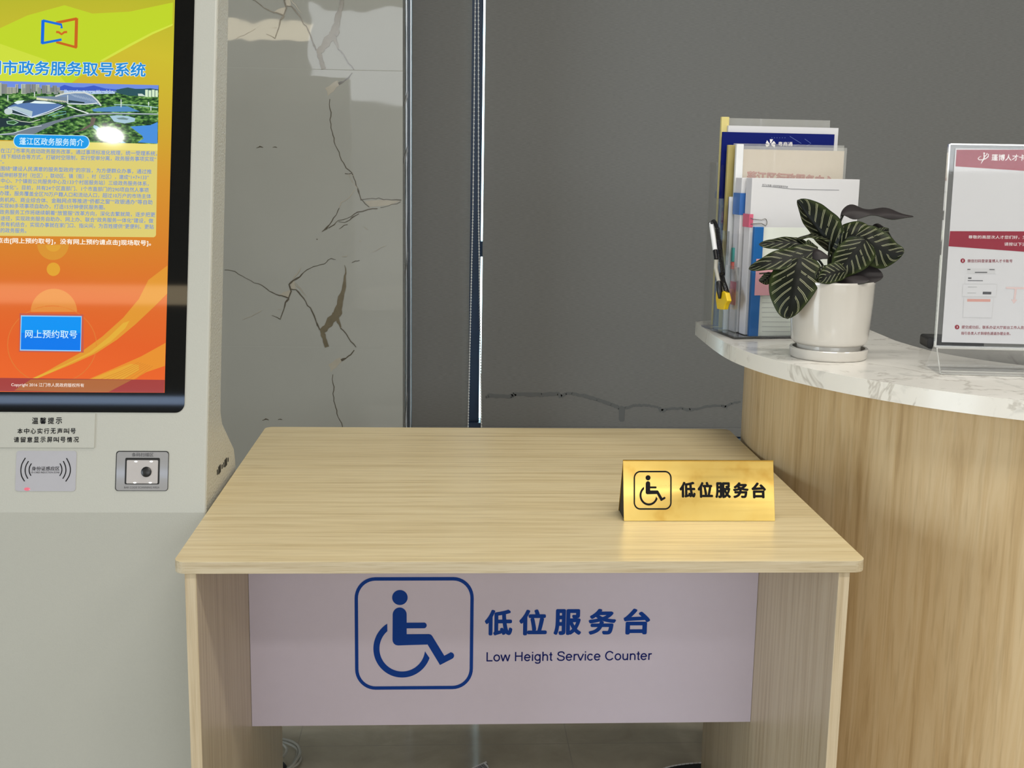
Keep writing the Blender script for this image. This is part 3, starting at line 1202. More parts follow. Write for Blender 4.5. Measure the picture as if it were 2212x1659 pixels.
def isa_polys():
    polys = []
    polys.append(circle_px(756, 368, 103, 98, 36))
    t = []
    t += circle_px(753, 592, 93, 94, 14, 180, 360)
    t += [(846, 698), (1075, 698)]
    t += circle_px(1075, 735, 38, 38, 10, -90, 90)
    t += [(846, 773), (846, 850), (1140, 850), (1162, 854), (1180, 866), (1190, 880), (1350, 1138), (1425, 1099)]
    t += circle_px(1437, 1138, 45, 45, 8, -105, 60)
    t += [(1293, 1262), (1125, 988), (730, 998), (700, 992), (676, 974), (662, 950), (657, 925)]
    polys.append(t)
    cx, cy, ro, ri = 788, 1040, 386, 305

    def ang(x, y):
        return math.degrees(math.atan2(y - cy, x - cx)) % 360
    a0, a1 = ang(603, 735), ang(1175, 1175)       # outer, running left, down, right
    i0, i1 = ang(603, 825), ang(1120, 1082)
    out = []
    n = 48
    for k in range(n + 1):
        a = a0 - (a0 - a1) * k / n
        out.append((cx + ro * math.cos(math.radians(a)), cy + ro * math.sin(math.radians(a))))
    inn = []
    for k in range(n + 1):
        a = i0 - (i0 - i1) * k / n
        inn.append((cx + ri * math.cos(math.radians(a)), cy + ri * math.sin(math.radians(a))))
    return polys, (out, inn)


def isa(mb, P, mapf, h, mat=0, fr_out=(157, 1737, 103, 1587), stroke=45, rad=275):
    polys, (out, inn) = isa_polys()
    for pl in polys:
        pxpoly(mb, P, [mapf(*p) for p in pl], h, mat)

    def strip(A, B, closed=False):
        a = mb.add([P.px(*mapf(*p), h) for p in A])
        c = mb.add([P.px(*mapf(*p), h) for p in B])
        k = len(A)
        for i in range(k if closed else k - 1):
            j = (i + 1) % k
            q = [a[i], a[j], c[j], c[i]]
            n = (mb.v[q[1]] - mb.v[q[0]]).cross(mb.v[q[2]] - mb.v[q[1]])
            if n.dot(P.n) < 0:
                q = q[::-1]
            mb.f.append(q)
            mb.m.append(mat)
    strip(out, inn)
    x0, x1, y0, y1 = fr_out
    strip(rrect(x0, x1, y0, y1, rad, 10), rrect(x0 + stroke, x1 - stroke, y0 + stroke, y1 - stroke, rad - stroke, 10), True)


# put the symbol on the panel as an upright square figure, scaled from its corners
c_tl, c_br = PP.hit(765.6, 1246.8), PP.hit(1021.2, 1488.2)


class Flat:
    """plane whose px() takes symbol coordinates directly"""
    def __init__(self, P, x0, x1, y0, y1, tl, br):
        self.P, self.n = P, P.n
        self.k = (x0, x1, y0, y1, tl, br)

    def px(self, x, y, h=0):
        x0, x1, y0, y1, tl, br = self.k
        a = tl[0] + (x - x0) / (x1 - x0) * (br[0] - tl[0])
        c = tl[1] + (y - y0) / (y1 - y0) * (br[1] - tl[1])
        return self.P.pt(a, c, h)


ident = lambda x, y: (x, y)
b = MB()
isa(b, Flat(PP, 157, 1737, 103, 1587, c_tl, c_br), ident, .0005)
b.build('wheelchair_symbol', 'blue_print', modesty)
b = MB()
for i, ch in enumerate('低位服务台'):
    x0 = (1047.0, 1121.5, 1196.0, 1271.0, 1346.5)[i]
    text(b, PP, ch, (x0, 1345.0 - i * .6), (x0 + 60 - (2 if i == 4 else 0), 1344.7 - i * .6), 56, .0005, 0, .036, 5)
b.build('lettering', 'blue_print', modesty)
b = MB()
stroke_text(b, PP, 'Low Height Service Counter', (1051, 1428.5), (1407.5, 1425.2), .0005)
b.build('lettering', 'navy_print', modesty)

# ================================================================== BRASS TENT SIGN
f0, f1 = onz(1347, 1125, ZD), onz(1675.5, 1127.5, ZD)
ty = .212
tt = ony(1347.5, 993, ty)
sign = thing('desk_sign', 'folded brass tent sign with a wheelchair symbol on the low desk', 'sign', ((f0.x + f1.x) / 2, .21, ZD))
sx0, sx1 = f0.x, f1.x
yf, zt = (f0.y + f1.y) / 2, tt.z
PF = Plane((sx0, yf, ZD), (1, 0, 0), (0, ty - yf, zt - ZD))
Hs = math.hypot(ty - yf, zt - ZD)
b = MB()
b.fbox(PF, 0, sx1 - sx0, .0004, Hs, -.0014, 0)
b.build('front_plate', 'brass', sign, bevel=.0003)
b = MB()
yk = 2 * ty - yf
PK = Plane((sx1, yk, ZD), (-1, 0, 0), (0, ty - yk, zt - ZD))
b.fbox(PK, 0, sx1 - sx0, .0004, Hs, -.0014, 0)
b.build('back_plate', 'brass', sign)
for xx in (sx0 + .001, sx1 - .003):
    b = MB()
    b.prism([(xx, yf + .003, ZD + .001), (xx, yk - .003, ZD + .001), (xx, ty, zt - .004)], (.002, 0, 0))
    b.build('black_end', 'matt_black', sign)  # black sheet across the open end, standing in for the shade inside
b = MB()
m5 = lambda x, y: (1330 + x * .16275, 980 + y * .16275)


def m_sign(x, y):
    return m5(238 + (x - 157) / 1580 * 504, 228 + (y - 103) / 1484 * 516)


isa(b, PF, m_sign, .0004, 0, stroke=58)
b.build('wheelchair_symbol', 'ink', sign)
b = MB()
for i, ch in enumerate('低位服务台'):
    x0 = (845, 1086, 1320, 1556, 1803)[i]
    x1 = (1060, 1290, 1528, 1766, 1995)[i]
    yc_ = (478, 480, 484, 485, 487)[i]
    text(b, PF, ch, m5(x0, yc_), m5(x1, yc_ + .4), 34.5, .0004, 0, .042, 5)
b.build('lettering', 'ink', sign)

# ================================================================== RECEPTION COUNTER
HS = 0.956
CC = (1.0987, 0.6578)
RB, RO = 0.629, 0.695
ST = 0.028


def arc(r, a0, a1, n):
    return [(CC[0] + r * math.cos(math.radians(a0 + (a1 - a0) * i / n)), CC[1] + r * math.sin(math.radians(a0 + (a1 - a0) * i / n))) for i in range(n + 1)]


counter = thing('reception_counter', 'curved oak-clad reception counter base on the right', 'counter', (CC[0], CC[1], 0))
outer = arc(RB, 150, 270, 60) + [(1.9, CC[1] - RB)]
inner = [(1.9, CC[1] - RB + .03)] + arc(RB - .03, 270, 150, 60)
b = MB()
b.prism([(x, y, HS - ST - .0005) for x, y in outer + inner], (0, 0, -(HS - ST - .0005)), 0)
b.build('front_cladding', 'counter_wood', counter, smooth=35)
b = MB()
b.prism([(x, y, .08) for x, y in arc(RB - .032, 268, 152, 40) + arc(.40, 152, 268, 40)], (0, 0, .02), 0)
b.build('bottom_shelf', 'counter_wood', counter)

b = MB()
tip = (0.4097, 0.9233)
end = (0.80, 1.128)
wt = [(0.4055, .80), (.4035, .72)] + arc(RO, 180, 270, 80) + [(1.9, CC[1] - RO), (1.9, CC[1] - .36)] + arc(.36, 270, 199, 30) + [(.7475, .5992), (.7388, .6684), (.7418, .8185), (.755, .95), (.79, 1.09)] + [end, tip]
b.prism([(x, y, HS) for x, y in wt], (0, 0, -ST), 0)
top_ = b.build('worktop', 'stone', None, origin=(CC[0], CC[1], HS), smooth=35, bevel=.0015)
tag(top_, 'curved white veined stone worktop on the reception counter', 'worktop')

# ================================================================== KIOSK
XK = -0.4705
PKI = Plane((XK, 0.2731 * .7435 + .0455, .7435), (1, 0, 0), (0, .2731, 1))
logo_mid = PKI.hit(128, 100)[0]
d_r = PKI.hit(368.4, 373)[0]
d_l = 2 * PKI.hit(118, 400)[0] - d_r
KW = -(d_l + d_r)                                     # same margin left and right of the display
XL = XK - KW
kiosk = thing('ticket_kiosk', 'white self-service queue kiosk with a lit orange touch screen', 'kiosk', ((XK + XL) / 2, .36, 0))


def fy(z):
    return .2731 * z + .0455


ZT = 1.575
prof_f = [(fy(.7435), 0.0), (fy(.7435), .7435), (fy(ZT), ZT)]
prof_b = [(fy(ZT) + .094, ZT), (.4835 + .004, 1.2504), (.397, .905), (.3905, .872), (.4015, .850), (.4995, .7845), (.5085, .763), (.5095, .74), (.5095, 0)]
prof = prof_f + prof_b
b = MB()
n = len(prof)
e = .006
b.prism([(XK, y, z) for y, z in prof], (XL - XK, 0, 0), 1, 0, 1)
b.build('housing', ['kiosk', 'kiosk_side'], kiosk, bevel=.004, seg=3)
# service slots in the side
b = MB()
PKS = Plane((XK, 0, 0), (0, 1, 0), (0, 0, 1))
for (u, v, w, hh) in ((469.5, 1020, 1.5, 7), (474, 1014, 5, 11), (479.5, 1008, 1.5, 6), (483.2, 1004, 1.5, 7), (487.5, 999, 5, 11), (492.5, 993, 1.5, 6)):
    a, c = PKS.hit(u, v)
    ww, h2 = w * .0019, hh * .00055
    b.prism([PKS.pt(a - ww, c - h2, .0006), PKS.pt(a + ww, c - h2, .0006), PKS.pt(a + ww, c + h2, .0006), PKS.pt(a - ww, c + h2, .0006)], PKS.n * -.003)
b.build('vent_slots', 'matt_black', kiosk)

# screen glass
g_r = PKI.hit(400.5, 800)[0]
g_b = PKI.hit(250, 891)[1]
g_l = -KW - g_r
d_b = PKI.hit(250, 848)[1]
d_t = d_b + (d_r - d_l) * 16 / 9
g_t = d_t + (d_b - g_b)
b = MB()
b.prism([PKI.pt(a, c, .001) for a, c in rrect(g_l, g_r, g_b, g_t, .014, 8)], PKI.n * -.004)
screen = b.build('touch_screen', 'screen_glass', kiosk)


def screen_bg():
    m, nt, p, L = new_mat('display_orange_gradient')
    N = nt.nodes
    p.inputs['Base Color'].default_value = (0, 0, 0, 1)
    p.inputs['Roughness'].default_value = 0.04
    uv = N.new('ShaderNodeUVMap')
    s = N.new('ShaderNodeSeparateXYZ')
    L.new(uv.outputs['UV'], s.inputs[0])
    nz = N.new('ShaderNodeTexNoise')
    nz.inputs['Scale'].default_value = 1.6
    nz.inputs['Detail'].default_value = 1
    L.new(uv.outputs['UV'], nz.inputs['Vector'])
    ad = N.new('ShaderNodeMath')
    ad.operation = 'MULTIPLY_ADD'
    ad.inputs[1].default_value = 0.10
    L.new(nz.outputs['Fac'], ad.inputs[0])
    L.new(s.outputs['Y'], ad.inputs[2])
    sb = N.new('ShaderNodeMath')
    sb.operation = 'SUBTRACT'
    sb.inputs[1].default_value = 0.05
    L.new(ad.outputs[0], sb.inputs[0])
    r = ramp(nt, [(0.0, rgb(238, 104, 44)), (0.12, rgb(228, 98, 40)), (0.24, rgb(222, 108, 42)), (0.36, rgb(216, 130, 42)), (0.52, rgb(214, 148, 46)), (0.68, rgb(206, 172, 48)), (0.84, rgb(206, 190, 48)), (1.0, rgb(182, 182, 44))])
    L.new(sb.outputs[0], r.inputs['Fac'])
    L.new(r.outputs['Color'], p.inputs['Emission Color'])
    p.inputs['Emission Strength'].default_value = 1.0
    return m


b = MB()
b.grid(lambda u, v: PKI.pt(d_l + (d_r - d_l) * u, d_b + (d_t - d_b) * v, .0012), 1, 1, uv=True)
b.build('display_background', screen_bg(), screen)

D = {}


def dm(r, g, bl):
    k = (r, g, bl)
    if k not in D:
        D[k] = display('display_%s' % ('%02x%02x%02x' % k), rgb(r, g, bl))
    return D[k]


class Art:
    """flat coloured shapes shown on the screen, one mesh with a material per colour"""
    def __init__(self):
        self.b, self.mats = MB(), []

    def mi(self, c):
        m = c if isinstance(c, bpy.types.Material) else dm(*c)
        if m not in self.mats:
            self.mats.append(m)
        return self.mats.index(m)

    def poly(self, pts, c, h):
        pxpoly(self.b, PKI, pts, h, self.mi(c))

    def line(self, pts, w, c, h):
        pxline(self.b, PKI, pts, w, h, self.mi(c))

    def text(self, s, pl, pr, hp, c, h, bold=0.0, res=3):
        text(self.b, PKI, s, pl, pr, hp, h, self.mi(c), bold, res)

    def build(self, name, parent):
        return self.b.build(name, self.mats, parent)


def crop(o, s):
    return lambda x, y: (o[0] + x * s, o[1] + y * s)


h = .0014
# sweeping light bands of the wallpaper
a = Art()
k1 = crop((0, 0), .226)
a.poly([(-110, 140), (0, 62), (60, 34), (140, 12), (200, 30), (280, 26), (374, 6), (373, 54), (330, 72), (280, 98), (222, 130), (155, 180), (150, 188), (-110, 178)], (192, 214, 42), h)
a.poly([(-110, 178), (-110, 100), (0, 95), (100, 130), (150, 188)], (206, 222, 62), h + .0001)
a.poly([(374, 52), (373, 56), (330, 75), (280, 102), (222, 134), (216, 132), (280, 96), (330, 70)], (212, 226, 70), h + .0001)
k3 = crop((0, 560), .22604)
a.poly([k3(*p) for p in [(-200, 1250), (60, 1235), (330, 1140), (560, 1010), (760, 900), (980, 740), (1180, 560), (1330, 380), (1420, 200), (1604, 60), (1600, 330), (1480, 450), (1300, 620), (1120, 770), (920, 900), (700, 1000), (480, 1090), (340, 1150), (150, 1245)]], (226, 152, 50), h)
a.poly([k3(*p) for p in [(-100, 1250), (200, 1190), (420, 1090), (640, 1000), (860, 890), (1040, 745), (1180, 610), (1240, 590), (1200, 660), (1060, 790), (880, 905), (700, 985), (500, 1080), (340, 1145), (130, 1245), (100, 1250)]], (228, 174, 58), h + .0001)
a.poly([k3(*p) for p in [(820, 1160), (1100, 1040), (1350, 930), (1585, 800), (1578, 1020), (1400, 1080), (1280, 1150)]], (232, 146, 48), h)
a.poly([k3(*p) for p in [(860, 1150), (1060, 1070), (1250, 1000), (1330, 1010), (1330, 1060), (1180, 1150)]], (230, 166, 56), h + .0001)
for i in range(7):
    a.line([k3(960 + i * 55, 1150), k3(1150 + i * 40, 1075), k3(1330 + i * 22, 985 + i * 6)], 1.0, (214, 134, 48), h + .0002)
a.poly(circle_px(116, 582, 14.5), (226, 164, 50), h)
a.poly(circle_px(115, 528, 34, 34, 24, 0, 180), (218, 148, 50), h)
a.poly(circle_px(116, 530, 16, 14, 16, 0, 180), (224, 162, 54), h + .0001)
a.poly(circle_px(117, 674, 50, 50, 30, 180, 360), (228, 142, 62), h)
ring = circle_px(113, 745, 96, 84, 40, 0, 360)
a.line(ring + ring[:1], 2.0, (224, 120, 52), h)
# bottom strip
a.poly([(-115, 815), (356.5, 820.8), (355, 848.5), (-115, 844)], (164, 66, 62), h + .0004)
a.poly([k3(*p) for p in [(300, 1150), (700, 1150), (1260, 1155), (1040, 1270), (700, 1270), (140, 1255)]], (176, 106, 62), h + .0005)
a.build('wallpaper_bands', screen)

# logo
a = Art()
kl = crop((0, 0), .22604)
a.line([kl(540, 222), kl(738, 182)], 6.0, (200, 100, 30), h + .0003)
a.line([kl(735, 178), kl(728, 458)], 6.8, (200, 100, 30), h + .0003)
a.line([kl(738, 458), kl(540, 405)], 5.4, (200, 100, 30), h + .0003)
a.line([kl(540, 310), kl(565, 312), kl(592, 332), kl(618, 312), kl(645, 310)], 5.0, (206, 104, 34), h + .0005)
a.line([kl(592, 275), kl(590, 240), kl(412, 200)], 5.4, (20, 110, 220), h + .0004)
a.line([kl(415, 196), kl(408, 422)], 7.0, (16, 104, 224), h + .0004)
a.line([kl(402, 418), kl(592, 382)], 5.4, (20, 110, 220), h + .0004)
a.build('logo', screen)

# title
a = Art()
a.text('江门市政务服务取号系统', (-64, 145.5), (316, 151.5), 33, (228, 246, 250), h + .0003, .058, 4)
a.text('江门市政务服务取号系统', (-63.5, 145.5), (315.5, 151.5), 31.5, (36, 140, 216), h + .0005, .022, 4)
a.build('title_lettering', screen)

# aerial picture of a park with stadium roofs
kp = crop((0, 170), .16275)


def veg():
    m, nt, p, L = new_mat('display_vegetation')
    N = nt.nodes
    p.inputs['Base Color'].default_value = (0, 0, 0, 1)
    p.inputs['Roughness'].default_value = 0.04
    tc = N.new('ShaderNodeTexCoord')
    n1 = N.new('ShaderNodeTexNoise')
    n1.inputs['Scale'].default_value = 210
    n1.inputs['Detail'].default_value = 4
    mp = N.new('ShaderNodeMapping')
    mp.inputs['Scale'].default_value = (0.6, 1, 1.3)
    L.new(tc.outputs['Object'], mp.inputs['Vector'])
    L.new(mp.outputs['Vector'], n1.inputs['Vector'])
    r = ramp(nt, [(0.34, rgb(18, 40, 32)), (0.47, rgb(42, 86, 44)), (0.58, rgb(98, 148, 70)), (0.70, rgb(160, 196, 130))])
    L.new(n1.outputs['Fac'], r.inputs['Fac'])
    L.new(r.outputs['Color'], p.inputs['Emission Color'])
    p.inputs['Emission Strength'].default_value = 1.0
    return m


VEG = veg()
a = Art()
h1 = h + .0004
pt_, pb_ = 57, 868
a.poly([kp(*p) for p in [(-700, 20), (2112, 92), (2098, 872), (-700, 800)]], VEG, h1)
a.poly([kp(*p) for p in [(-700, 18), (2108, 92), (2106, 150), (-700, 130)]], (112, 142, 226), h1 + .0001)
a.poly([kp(*p) for p in [(760, 130), (860, 88), (980, 118), (1120, 120), (1250, 95), (1400, 135), (1560, 150), (1540, 170), (800, 160)]], (62, 92, 196), h1 + .0002)
a.poly([kp(*p) for p in [(1500, 180), (1600, 140), (1700, 122), (1800, 140), (1900, 140), (2000, 132), (2106, 150), (2104, 240), (1700, 230)]], (44, 84, 92), h1 + .0002)
a.poly([kp(*p) for p in [(800, 160), (1540, 168), (1530, 205), (820, 215)]], (176, 200, 232), h1 + .0002)
for i in range(46):
    x = 820 + i * 16 + random.uniform(-6, 6)
    y = 150 + random.uniform(0, 40)
    a.poly([kp(x, y), kp(x + 9, y), kp(x + 9, y + 10), kp(x, y + 10)], random.choice([(226, 236, 248), (120, 150, 190), (90, 110, 140)]), h1 + .0003)
BL = [(-60, 60, 90, 170), (30, 75, 70, 130), (100, 118, 70, 90), (150, 120, 70, 80), (210, 80, 40, 110), (288, 78, 60, 130), (350, 78, 65, 120), (420, 78, 60, 110), (480, 82, 50, 90), (310, 130, 55, 75), (500, 120, 50, 85), (560, 92, 70, 110), (620, 90, 50, 90), (670, 120, 40, 70), (700, 96, 60, 90), (752, 120, 50, 70), (620, 170, 70, 40), (720, 168, 60, 44), (800, 165, 55, 44)]
for x, y, w, hh in BL:
    cl = random.choice([(196, 196, 172), (170, 176, 166), (206, 216, 190), (150, 152, 146)])
    a.poly([kp(x, y), kp(x + w, y), kp(x + w, y + hh), kp(x, y + hh)], cl, h1 + .0003)
    nst = max(2, int(w / 16))
    for j in range(nst):
        xs = x + (j + .55) * w / nst
        a.poly([kp(xs, y + 4), kp(xs + w / nst * .42, y + 4), kp(xs + w / nst * .42, y + hh - 2), kp(xs, y + hh - 2)], random.choice([(96, 106, 110), (112, 116, 112), (76, 92, 102)]), h1 + .0004)
for i in range(4):
    x = 1932 + i * 44
    a.poly([kp(x, 152 + (i % 2) * 8), kp(x + 36, 152 + (i % 2) * 8), kp(x + 36, 250), kp(x, 246)], (214, 236, 202), h1 + .0003)
a.poly([kp(*p) for p in [(1835, 205), (1890, 205), (1940, 240), (1840, 235)]], (206, 220, 210), h1 + .0003)
# long hall and arched stadium
a.poly([kp(*p) for p in [(490, 240), (900, 240), (900, 330), (600, 292), (490, 285)]], (120, 138, 158), h1 + .0003)
a.poly([kp(*p) for p in [(490, 255), (890, 305), (890, 325), (490, 285)]], (226, 226, 190), h1 + .0004)
for i in range(12):
    x = 640 + i * 21
    a.poly([kp(x, 284 + i * 2.4), kp(x + 12, 285 + i * 2.4), kp(x + 12, 300 + i * 2.4), kp(x, 299 + i * 2.4)], (70, 84, 104), h1 + .0005)
a.poly([kp(*p) for p in [(740, 240), (860, 205), (1000, 188), (1140, 190), (1230, 230), (1300, 300), (1345, 362), (1280, 345), (1000, 340), (905, 320), (900, 250)]], (122, 146, 178), h1 + .0004)
a.line([kp(*p) for p in [(740, 240), (860, 205), (1000, 190), (1130, 192), (1230, 232), (1300, 300), (1348, 366)]], 3.2, (214, 220, 214), h1 + .0006)
a.line([kp(*p) for p in [(905, 340), (1140, 346), (1300, 330)]], 2.0, (230, 236, 236), h1 + .0006)
for i in range(9):
    a.line([kp(930 + i * 36, 205 + i * 8), kp(1010 + i * 34, 250 + i * 9)], .8, (176, 194, 214), h1 + .0006)
a.poly([kp(*p) for p in [(915, 290), (1130, 318), (1125, 335), (915, 322)]], (36, 60, 66), h1 + .0005)
# big angular roof in front
a.poly([kp(*p) for p in [(60, 400), (190, 320), (470, 280), (800, 330), (905, 365), (640, 470), (430, 525), (180, 480), (70, 440)]], (40, 62, 72), h1 + .0003)
a.poly([kp(*p) for p in [(110, 385), (200, 345), (430, 320), (600, 335), (780, 340), (830, 360), (640, 440), (430, 512), (300, 450)]], (92, 126, 178), h1 + .0005)
a.poly([kp(*p) for p in [(118, 385), (215, 372), (330, 405), (440, 440), (430, 508), (300, 448)]], (178, 200, 208), h1 + .0006)
a.poly([kp(*p) for p in [(190, 325), (240, 300), (330, 292), (300, 332), (240, 345)]], (226, 244, 240), h1 + .0006)
a.poly([kp(*p) for p in [(400, 330), (470, 300), (600, 305), (720, 325), (760, 338), (560, 338)]], (228, 244, 244), h1 + .0006)
a.line([kp(*p) for p in [(110, 388), (300, 460), (430, 516), (640, 448), (836, 362)]], 2.2, (206, 222, 240), h1 + .0007)
a.line([kp(*p) for p in [(150, 462), (430, 524), (640, 470), (860, 380)]], 1.6, (224, 234, 240), h1 + .0007)
a.poly(circle_px(kp(118, 440)[0], kp(118, 440)[1], 9, 7), (196, 212, 210), h1 + .0004)
a.line([kp(*p) for p in [(905, 365), (1040, 420), (1180, 466)]], 2.4, (226, 234, 232), h1 + .0005)
for x, y0, y1 in ((905, 225, 345), (465, 185, 245), (112, 225, 300), (1612, 280, 385), (1978, 315, 365), (2008, 370, 430)):
    a.line([kp(x, y0), kp(x, y1)], 1.8, (222, 232, 230), h1 + .0007)
# roads, ponds, lake, footbridge
a.poly([kp(*p) for p in [(-100, 750), (180, 720), (420, 650), (700, 570), (960, 500), (1180, 470), (1500, 462), (1900, 468), (2100, 474), (2100, 486), (1500, 478), (1200, 490), (980, 522), (740, 600), (480, 730), (380, 760)]], (116, 128, 140), h1 + .0003)
a.line([kp(*p) for p in [(-100, 758), (180, 728), (420, 652), (560, 630)]], 1.6, (196, 206, 214), h1 + .0004)
a.line([kp(*p) for p in [(980, 500), (1180, 470), (1500, 462), (2100, 474)]], 1.6, (190, 206, 204), h1 + .0004)
a.line([kp(*p) for p in [(1520, 350), (1800, 356), (2100, 390)]], 1.8, (168, 206, 204), h1 + .0004)
a.poly([kp(*p) for p in [(1220, 410), (1300, 395), (1560, 368), (1700, 372), (1860, 440), (1500, 445), (1250, 440)]], (84, 140, 190), h1 + .0002)
a.line([kp(*p) for p in [(640, 500), (780, 445), (880, 440), (880, 470), (700, 510)]], 1.4, (120, 180, 180), h1 + .0003)
a.poly([kp(*p) for p in [(1460, 500), (1560, 490), (1700, 500), (1800, 530), (1790, 575), (1660, 600), (1520, 575)]], (168, 200, 216), h1 + .0003)
a.poly([kp(*p) for p in [(1545, 528), (1640, 518), (1715, 538), (1690, 552), (1580, 545)]], (112, 140, 140), h1 + .0004)
a.poly([kp(*p) for p in [(1220, 510), (1280, 530), (1250, 620), (1120, 690), (900, 745), (1060, 690), (1200, 610)]], (104, 92, 84), h1 + .0003)
a.poly([kp(*p) for p in [(1730, 640), (2000, 622), (2096, 580), (2094, 866), (1830, 850), (1910, 800), (1890, 760)]], (74, 144, 222), h1 + .0003)
a.poly([kp(*p) for p in [(1250, 620), (1290, 630), (1370, 690), (1520, 770), (1680, 858), (1620, 862), (1450, 800), (1330, 730), (1240, 650)]], (160, 200, 220), h1 + .0003)
a.poly([kp(*p) for p in [(90, 570), (190, 555), (255, 585), (190, 620), (100, 605)]], (150, 196, 160), h1 + .0003)
a.poly([kp(*p) for p in [(105, 575), (190, 565), (235, 588), (185, 608), (110, 598)]], (52, 96, 50), h1 + .0004)
a.poly([kp(*p) for p in [(-100, 540), (90, 530), (330, 580), (480, 600), (380, 620), (100, 640), (-100, 660)]], (34, 52, 60), h1 + .0002)
a.line([kp(*p) for p in [(120, 520), (280, 570), (400, 585), (540, 545)]], 1.6, (200, 206, 190), h1 + .0003)
a.build('aerial_picture', screen)

# introduction text panel under the picture
a = Art()
a.poly([(-110, 303), (341, 311.5), (340, 366), (337.5, 508), (336, 511), (333, 513), (-110, 509)], (222, 206, 116), h + .0003)
a.poly([(60, 304), (341, 311.5), (341, 326), (60, 320)], (236, 222, 122), h + .0004)
pill = []
for i in range(13):
    t = math.radians(90 + 180 * i / 12)
    pill.append((45 + 13.5 * math.cos(t), 305.5 - 13.5 * math.sin(t)))
for i in range(13):
    t = math.radians(-90 + 180 * i / 12)
    pill.append((180 + 13.5 * math.cos(t), 308.5 - 13.5 * math.sin(t)))
cxp, cyp = 112.5, 307
a.poly([(cxp + (x - cxp) * 1.016, cyp + (y - cyp) * 1.10) for x, y in pill], (210, 240, 248), h1 + .0010)
a.poly(pill, (20, 154, 232), h1 + .0012)
a.text('蓬江区政务服务简介', (43.5, 306), (182, 309), 16, (214, 244, 255), h1 + .0014, .01, 3)
BC = (112, 146, 206)
LINES = [
    ('在江门市率先启动政务服务改革，通过事项标准化梳理，统一受理系统，', 2, 326, 340, 332.5),
    ('线下相结合等方式，打破时空限制，实行受审分离，政务服务事项实现“', 4, 338.8, 338, 344.6),
    ('”。', 0, 350.5, 10, 350.8),
    ('围绕“建设人民满意的服务型政府”的宗旨，为方便群众办事，通过推', 2, 364.5, 328, 371.5),
    ('延伸前移至村（社区），联动区、镇（街）、村（社区），建成“1+7+133”', 0, 378.5, 322, 384),
    ('中心、7个镇街公共服务中心及133个村居服务站）三级政务服务体系，', 3, 391, 322, 397.5),
    ('一体化”。目前，共有24个区直部门、1个市直部门的290项自然人事项', 0, 404.8, 322, 411.5),
    ('办理，服务覆盖全区70万户籍人口和流动人口，超过10万户的市场主体', 0, 418, 327, 424.8),
    ('务机构、商业综合体、金融网点等推进“侨都之窗”“政银通办”等自助', 0, 432, 330, 437.5),
    ('实现80多项事项自助办，打造15分钟便民服务圈。', 0, 445, 228, 448.5),
    ('政务服务工作将继续朝着“放管服”改革方向，深化去繁就简，逐步把更', 0, 458.5, 336, 464.5),
    ('途径，实现政务服务自助办、网上办、联合“政务服务一体化”建设，做', 2, 472, 332, 477.6),
    ('务有机结合，实现办事就在家门口、指尖间，为百姓提供“更便利、更贴', 2, 485, 333, 490.6),
    ('的政务服务。', 2, 498, 58, 498.9)]
for s, x0, y0, x1, y1 in LINES:
    a.text(s, (x0, y0), (x1, y1), 10.5 if len(s) > 3 else 7, BC, h + .0006, .012, 2)
a.text('点击[网上预约取号]，没有网上预约请点击]现场取号]。', (-6, 520.5), (327, 526.3), 13.5, (252, 246, 232), h + .0006, .02, 3)
a.build('intro_lettering', screen)

# the blue button and footer writing
a = Art()
a.poly([(43, 677), (181, 679.5), (181.5, 762), (41.5, 760.5)], (196, 92, 76), h + .0003)
a.poly([(46, 681.5), (177.5, 683), (175.5, 759.5), (44, 757.5)], (150, 210, 250), h + .0005)
a.poly([(48, 684), (176, 685.2), (175.3, 720), (46.8, 719)], (6, 148, 244), h + .0007)
a.poly([(46.8, 719), (175.3, 720), (174.2, 757.2), (46, 755.2)], (6, 122, 236), h + .0007)
a.text('网上预约取号', (55.5, 721.5), (167.5, 722.8), 17.5, (214, 246, 255), h + .0009, .006, 4)
a.build('booking_button', screen)
a = Art()
a.text('Copyright 2016 江门市人民政府版权所有', (25.3, 831.5), (182.5, 833.2), 9.5, (250, 238, 226), h + .0009, .006, 3)
a.build('footer_lettering', screen)

# notice plate under the glass
b = MB()
nx = PKI.hit(205, 930)
pts = [PKI.hit(-120, 893.5), PKI.hit(206.5, 893.6), PKI.hit(204.2, 968), PKI.hit(-120, 967)]
b.prism([PKI.pt(pts[0][0], pts[2][1], .0018), PKI.pt(pts[2][0], pts[2][1], .0018), PKI.pt(pts[2][0], pts[1][1], .0018), PKI.pt(pts[0][0], pts[1][1], .0018)], PKI.n * -.003)
notice = b.build('notice_plate', 'kiosk', kiosk, bevel=.0005)
b = MB()
for s, x0, x1, y, hp in (('温馨提示', 70, 135, 909, 14), ('本中心实行无声叫号', 38.5, 164.5, 931.2, 12), ('请留意显示屏叫号情况', 30.8, 171.2, 949.8, 12)):
    for i, ch in enumerate(s):
        n_ = len(s)
        pitch = (x1 - x0) / (n_ - 1 + .80)
        xx = x0 + i * pitch
        text(b, PKI, ch, (xx, y), (xx + pitch * .80, y), hp, .0022, 0, .02, 3)
b.build('notice_lettering', 'ink', notice)


def quad_round(tl, tr, br, bl_, r=.003, hh=0.0):
    A = [PKI.hit(*p) for p in (bl_, br, tr, tl)]
    a0, a1 = (A[0][0] + A[3][0]) / 2, (A[1][0] + A[2][0]) / 2
    b0, b1 = (A[0][1] + A[1][1]) / 2, (A[2][1] + A[3][1]) / 2
    return [PKI.pt(x, y, hh) for x, y in rrect(a0, a1, b0, b1, r, 5)]


